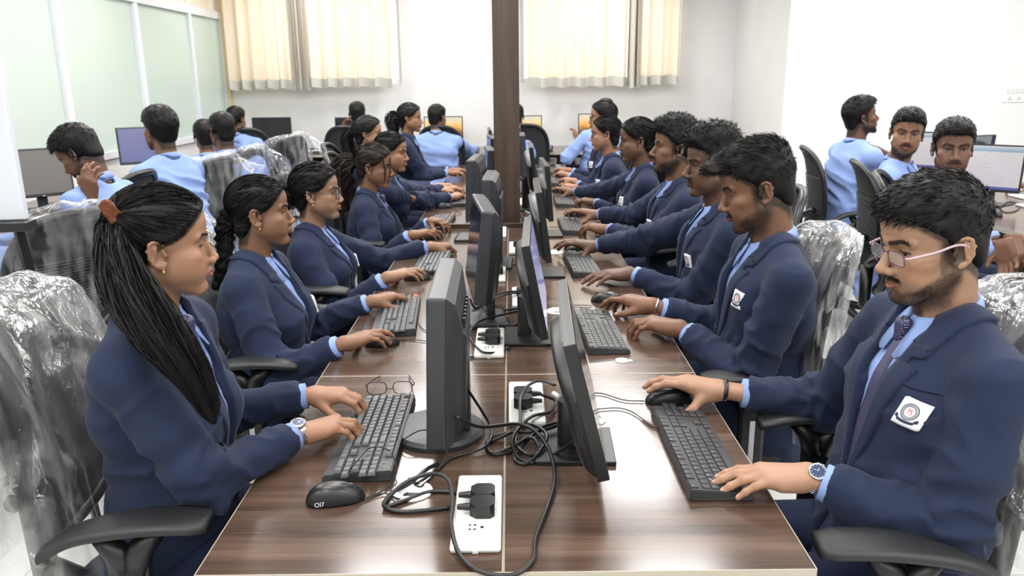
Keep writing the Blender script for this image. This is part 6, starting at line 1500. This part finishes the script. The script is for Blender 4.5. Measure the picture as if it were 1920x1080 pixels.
PP['L6'] = person('girl with a straight ponytail and glasses, mostly hidden behind the smiling girl', (-1.02, 5.6), math.radians(-90), W(690, 253, 5.5), (2, 0, 0),
    dict(fem=1, hair='pony', seed=14, hv=.008, tails=[dict(c=[(0, -.10, .03), (0, -.14, -.02), (0, -.14, -.12), (0, -.12, -.22)], r=[.03, .04, .045, .03], n=300)]), {'R': ((-.40, 5.5, .79), (-.55, 5.5, .80), 'type', 0), 'L': ((-.40, 5.75, .79), (-.55, 5.75, .80), 'type', 0)}, lod=2, tone=(.36, .19, .11), glass='black', sc=1.0)
PP['L7'] = person('girl sitting tallest at the far end of the left row, curly ponytail', (-.96, 6.5), math.radians(-90), W(768, 223, 6.35), (-2, -2, 0),
    dict(fem=1, hair='pony', seed=15, hv=.008, tails=[dict(c=[(0, -.085, .02), (0, -.12, -.01), (0, -.13, -.08), (0, -.11, -.17)], r=[.03, .055, .06, .03], n=500, fz=.35)]), {'R': ((-.38, 6.45, .80), (-.5, 6.4, .82), 'type', 0), 'L': ((-.36, 6.62, .80), (-.5, 6.6, .82), 'type', 0)}, lod=2, tone=(.30, .15, .09), bulk=1.08)
# ---- right row, facing -x (rz +90): near hand is the left one
PP['R1'] = person('man in rimless glasses at the right front, watch on his wrist, typing', (.775, 1.46), math.radians(90), W(1752, 456, 1.475), (5, -12, -2),
    dict(hair='short', hv=.008, beard=.92, stache=.92, nose=1.15, eye=.55, seed=5, gaze=(0, -12), jaw=1.0, brow=1.25),
    {'L': (hz(1348, 893), hz(1515, 893, .80), 'flat', 0, (-.25, -.08, -1), .035), 'R': (hz(1225, 722, .80), hz(1390, 733, .80), 'mouse', 0, (.3, -.3, -1), .068)}, lod=0, tone=(.39, .225, .145), tie=True, badged=True, glass='purple', lean=-.01, bulk=1.08, bpos=(.132, .75), btilt=-.12)
PP['R2'] = person('man with swept up hair looking down at his keyboard, steel bangle on his wrist', (.77, 2.36), math.radians(88), W(1424, 355, 2.28), (-8, -16, 0),
    dict(hair='quiff', hv=.006, beard=.8, stache=.85, nose=1.0, eye=.30, seed=8, gaze=(0, -20), jaw=.96, brow=1.2),
    {'L': (hz(1182, 608), hz(1290, 616, .80), 'type', 0, (-.25, -.10, -1), .040), 'R': (hz(1138, 562), hz(1245, 575, .80), 'reach', 0, (.3, -.3, -1), .045)}, lod=0, tone=(.21, .105, .062), tie=False, badged=True, lean=.0, bulk=1.05, sc=1.07, bpos=(.115, .73), btilt=-.1)
PP['R3'] = person('dark skinned man with a moustache, third in the right row, hand on a mouse', (.84, 3.15), math.radians(90), W(1340, 310, 3.0), (4, -4, 0),
    dict(hair='curly', hv=.005, beard=.25, stache=.95, nose=1.1, eye=.5, seed=10, gaze=(0, -10), jaw=1.0, brow=1.1),
    {'L': (hz(1098, 520), hz(1195, 510, .80), 'flat', 0, (-.15, -.3, -1), .03), 'R': (hz(1048, 462, .80), hz(1150, 460, .80), 'mouse', 0, (.3, -.3, -1), .03)}, lod=1, tone=(.125, .064, .042), badged=True, lean=.02, sc=1.08, bulk=1.05)
PP['R4'] = person('man with thick curly hair and a short beard, fourth in the right row', (.85, 3.95), math.radians(90), W(1268, 279, 3.80), (-4, 2, 0),
    dict(hair='curly', hv=.010, beard=.9, stache=.9, nose=1.05, eye=.6, seed=13, gaze=(0, -8), jaw=.95, brow=1.2),
    {'L': (hz(1088, 428), hz(1140, 430, .80), 'type', 0, (-.15, -.2, -1), .025), 'R': (hz(1066, 400, .80), hz(1125, 402, .80), 'mouse', 0, (.3, -.3, -1), .025)}, lod=1, tone=(.19, .095, .056), badged=True, lean=.02, sc=1.08, bulk=1.05)
PP['R5'] = person('long haired girl with a gold earring, fifth in the right row', (.84, 4.82), math.radians(90), W(1196, 265, 4.65), (-2, -6, 0),
    dict(fem=1, hair='pony', seed=16, hv=.006, tie=(0, -.105, -.01), tails=[dict(c=[(0, -.09, .0), (0, -.115, -.05), (0, -.11, -.15), (.0, -.10, -.24)], r=[.03, .045, .05, .03], n=300, fz=.4)]), {'L': (hz(1080, 378), hz(1125, 380, .80), 'type', 0, (-.15, -.2, -1), .025), 'R': (hz(1040, 357, .80), hz(1080, 360, .80), 'mouse', 0, (.3, -.3, -1), .03)}, lod=1, tone=(.16, .082, .053), badged=True, lean=.03, sc=1.07)
PP['R6'] = person('nearer girl in black glasses of the right row, hair tied back', (.86, 5.8), math.radians(90), W(1137, 253, 5.6), (-8, -2, 0),
    dict(fem=1, hair='bun', seed=18, hv=.006), {'L': (hz(1052, 350), hz(1085, 352, .80), 'type', 0, (-.15, -.2, -1), .05), 'R': (hz(1052, 338), hz(1085, 340, .80), 'type', 0)}, lod=1, tone=(.36, .19, .12), tie=True, badged=True, glass='black', lean=.03, sc=1.05)
PP['R7'] = person('farther girl in black glasses of the right row, face half hidden', (.88, 6.6), math.radians(90), W(1131, 222, 6.35), (0, 0, 0),
    dict(fem=1, hair='bun', seed=19, hv=.010), {'L': (hz(1042, 326), hz(1070, 328, .80), 'type', 0), 'R': (hz(1040, 319), hz(1068, 319, .80), 'type', 0)}, lod=2, tone=(.33, .17, .10), glass='black', badged=True, lean=.05, sc=1.05)
# ---- far wall, backs to the camera
def away(label, x, y, hx, seed, hair='flat', hands=None, hrot=(0, -4, 0), tone=MD, headp=None, rz=0, **kw):
    hd = headp if headp is not None else (x, y+.06, 1.22)
    H_ = hands or {'R': ((x+.14, y+.62, .79), (x+.16, y+.45, .80), 'type', 0), 'L': ((x-.12, y+.62, .79), (x-.15, y+.45, .80), 'type', 0)}
    return person(label, (x, y), math.radians(rz), hd, hrot, dict(hair=hair, hv=kw.pop('hv', .005), seed=seed, beard=kw.pop('beard', .5), stache=.6), H_, lod=kw.pop('lod', 2), tone=tone, wear='shirt', **kw)
away('man in the far left corner in a blue shirt, short hair', -2.60, 7.95, 0, 31, headp=W(442, 226, 7.6), hrot=(-20, -4, 0), lod=2, rz=0)
hx = W(670, 216, 8.0); away('man in a blue shirt at the far wall with one hand at his ear', hx[0], 8.0, 0, 32, headp=hx, hands={'R': ((hx[0]+.14, 8.62, .79), (hx[0]+.16, 8.45, .80), 'type', 0), 'L': ((hx[0]-.09, 8.03, 1.20), (hx[0]-.16, 8.10, 1.08), 'cup', 0)}, tone=MD)
hx = W(819, 222, 7.7); away('man in a blue shirt left of the pillar before the sunset screen', hx[0]+.04, 7.75, 0, 33, headp=hx, hrot=(-30, -2, 0), hands={'R': (hz(893, 276, .80), hz(885, 285, .80), 'curl', 0), 'L': ((hx[0]-.1, 8.4, .79), (hx[0]-.12, 8.2, .80), 'type', 0)}, tone=MD)
hx = W(967, 220, 7.9); away('man in a blue shirt half hidden by the right side of the pillar', hx[0]+.03, 7.9, 0, 34, headp=hx, hands={'R': (hz(1032, 273, .80), hz(1022, 277, .80), 'curl', 0), 'L': ((hx[0]-.1, 8.6, .79), (hx[0]-.12, 8.4, .80), 'type', 0)}, tone=MD)
hx = W(1135, 212, 7.7); away('man in a blue shirt at the far wall raising his hand to his chin', hx[0]-.08, 7.8, 0, 35, hair='quiff', headp=hx, hrot=(10, 0, 0), hands={'R': ((hx[0]+.10, 8.0, 1.16), (hx[0]+.18, 7.98, 1.05), 'cup', 0), 'L': (W(1080, 240, 7.85), W(1083, 258, 7.85), 'cup', 0, (-.6, -.6, -.6))}, tone=(.30, .15, .09))
# ---- left partition row, facing the glass
def left_row(label, px, py, y, seed, hrot, **kw):
    hd = W(px, py, y); x, yy = hd[0]+kw.pop('ox', .10), y-.02
    rz = kw.pop('rz', 62); c, s_ = -math.sin(math.radians(rz)), math.cos(math.radians(rz))
    H_ = kw.pop('hands', None) or {'R': ((x+c*.55+s_*.12, yy+s_*.55-c*.12, .79), (x+c*.40+s_*.16, yy+s_*.40-c*.16, .80), 'type', 0), 'L': ((x+c*.55-s_*.12, yy+s_*.55+c*.12, .79), (x+c*.40-s_*.16, yy+s_*.40+c*.16, .80), 'type', 0)}
    return person(label, (x, yy), math.radians(rz), hd, hrot, dict(hair=kw.pop('hair', 'flat'), hv=kw.pop('hv', .008), seed=seed, beard=kw.pop('beard', .6), stache=.6, eye=.3), H_, lod=kw.pop('lod', 2), wear='shirt', **kw)
hb_ = W(152, 288, 3.62)
left_row('man bent over with a hand on his cheek, blue shirt, left row by the glass', 152, 288, 3.62, 41, (4, -34, 0), ox=.24, rz=84, lod=1, tone=DK, hv=.012, hair='short', hands={'R': (W(163, 311, 3.45), W(168, 372, 3.45), 'cup', 0, (.2, .5, -1), .05), 'L': (W(150, 400, 3.75), W(185, 430, 3.7), 'type', 0)}, lean=-.05)
left_row('upright man in a blue shirt before the glass partition, thick hair seen from behind', 302, 246, 4.35, 42, (-12, 2, 0), rz=66, bulk=.92, lod=1, tone=MD, hv=.014, hair='short')
left_row('low sitting man in a blue shirt, ears showing below a short haircut', 385, 258, 5.95, 43, (0, -6, 0), rz=25, lod=2, tone=(.30, .14, .09))
left_row('man with closely cropped hair in a blue shirt leaning to his left neighbour', 418, 248, 5.2, 44, (10, -4, 0), rz=30, lod=2, tone=DK, hv=.002)
left_row('person in a blue shirt at the left photo edge behind the whiteboard', -22, 380, 2.75, 45, (0, -10, 0), rz=66, lod=2, tone=MD, ox=.10)
# ---- right group
hd = W(1612, 222, 4.95); x, y = hd[0]-.02, 4.92
person('bearded man in profile looking right with a hand below his chin, blue shirt', (x, y), math.radians(-82), hd, (-8, 12, 0), dict(hair='short', hv=.008, beard=1., stache=1., seed=51, eye=.8), {'R': (hz(1690, 353, .80), hz(1640, 352, .82), 'curl', 0, (.3, -.3, -1), .16), 'L': (W(1625, 268, 5.15), W(1655, 285, 5.15), 'flat', 0, (-.3, -.3, -1), .10)}, lod=1, tone=DK, wear='shirt')
hd = W(1700, 252, 4.08); x, y = hd[0]-.02, 4.05
person('bearded man in a blue shirt turned to face the camera, second of the right group', (x, y), math.radians(-128), hd, (-74, -2, -4), dict(hair='short', hv=.007, beard=1., stache=1., seed=52, xf=1, eye=.85, brow=1.3), {'R': ((x+.22, y-.42, .78), (x+.12, y-.32, .80), 'curl', 0), 'L': ((x+.42, y-.12, .78), (x+.30, y-.06, .80), 'curl', 0)}, lod=1, tone=(.27, .135, .08), wear='shirt')
hd = W(1786, 280, 3.45); x, y = hd[0]+.0, 3.42
person('smiling man in a blue shirt looking at the camera, nearest of the right group', (x, y), math.radians(-128), hd, (-72, -2, 0), dict(hair='short', hv=.008, beard=.65, stache=.9, seed=53, xf=1, eye=.85, brow=1.3, nose=1.1), {'R': (W(1895, 520, 3.0), W(1880, 440, 3.05), 'cup', 0, (.6, -.2, -1), .04), 'L': (W(1905, 505, 3.1), W(1900, 440, 3.2), 'cup', 0, (-.3, -.3, -1), .10)}, lod=1, tone=(.17, .085, .052), wear='shirt')
x, y = 4.05, 5.35
person('person in a blue shirt beyond the screens at the right photo edge, one arm visible', (x, y), math.radians(100), (x-.1, y, 1.22), (0, 0, 0), dict(hair='flat', hv=.006, seed=54), {'R': ((x-.62, y+.1, .79), (x-.45, y+.12, .80), 'type', 0), 'L': ((x-.62, y-.16, .79), (x-.45, y-.18, .80), 'type', 0)}, lod=3, tone=MD, wear='shirt')
# ---- worn things
def worn():
    q = PP['L1']; A = q['A']['R']; E_, W_, d = A[1], A[2], A[3]; fd = (W_-E_)/np.linalg.norm(W_-E_); watch(q['root'], W_-fd*.006, fd, np.array([.40, -.1, 1.]), .0255)
    q = PP['R1']; A = q['A']['L']; E_, W_, d = A[1], A[2], A[3]; fd = (W_-E_)/np.linalg.norm(W_-E_); watch(q['root'], W_-fd*.010, fd, np.array([-.75, -.1, .8]), .0265)
    A = q['A']['R']; fd = (A[2]-A[1])/np.linalg.norm(A[2]-A[1]); watch(q['root'], A[2]-fd*.014, fd, np.array([0, 0, 1.]), .0275, 'band')
    q = PP['R2']; A = q['A']['R']; fd = (A[2]-A[1])/np.linalg.norm(A[2]-A[1]); P_ = []
    side = np.cross(fd, [0, 0, 1.]); side /= np.linalg.norm(side); up = np.cross(side, fd)
    for i in range(33): a = 2*PI*i/32; P_.append(A[2]-fd*(.012+.006*math.cos(a))+side*math.cos(a)*.032+up*math.sin(a)*.027)
    b = MB().tube(P_, .0032, 8, False).build('bangle', CHROME, q['root'], True); b['label'] = 'steel bangle'
    # scrunchie
    q = PP['L1']; T = q['T']; s = SDF((-.06, -.15, .03), (.06, -.04, .15), .0034)
    for i in range(16):
        a = 2*PI*i/16; s.cap(np.array([.042+math.cos(a)*.017, -.074-math.sin(a)*.010, .074+math.sin(a)*.014]), np.array([.048+math.cos(a)*.019, -.084-math.sin(a)*.010, .078+math.sin(a)*.015]), .0110, None, .004)
    v, f = s.mesh(0); v = v+normals(v, f)*(.006*fbm(v*95, 3, 3))[:, None]; o = link('scrunchie', T(v), f, fabric('rust_velvet', (.085, .026, .012), (.15, .050, .024), .95), q['root']); o['label'] = 'rust brown fabric scrunchie'
    for nm in ('L1', 'L2', 'L3', 'L4', 'R5', 'R6', 'L7'):
        q = PP[nm]
        for sx in (1, -1):
            f_, rim = ear_pts(sx); p = f_(.006, -.031)+[sx*.010, .001, 0]; c = q['T'](p); mb = MB()
            mb.tube([c, c+[0, 0, -.001]], .0034, 8); mb.tube([c+[0, 0, -.003], c+[0, 0, -.010]], .0022, 6); mb.build('earring', GOLD, q['root'], True)
worn()
bpy.context.view_layer.update()
for q in PP.values():
    for ch in q['root'].children_recursive:
        if ch.get('category') is not None and ch.parent is not None: del ch['category']
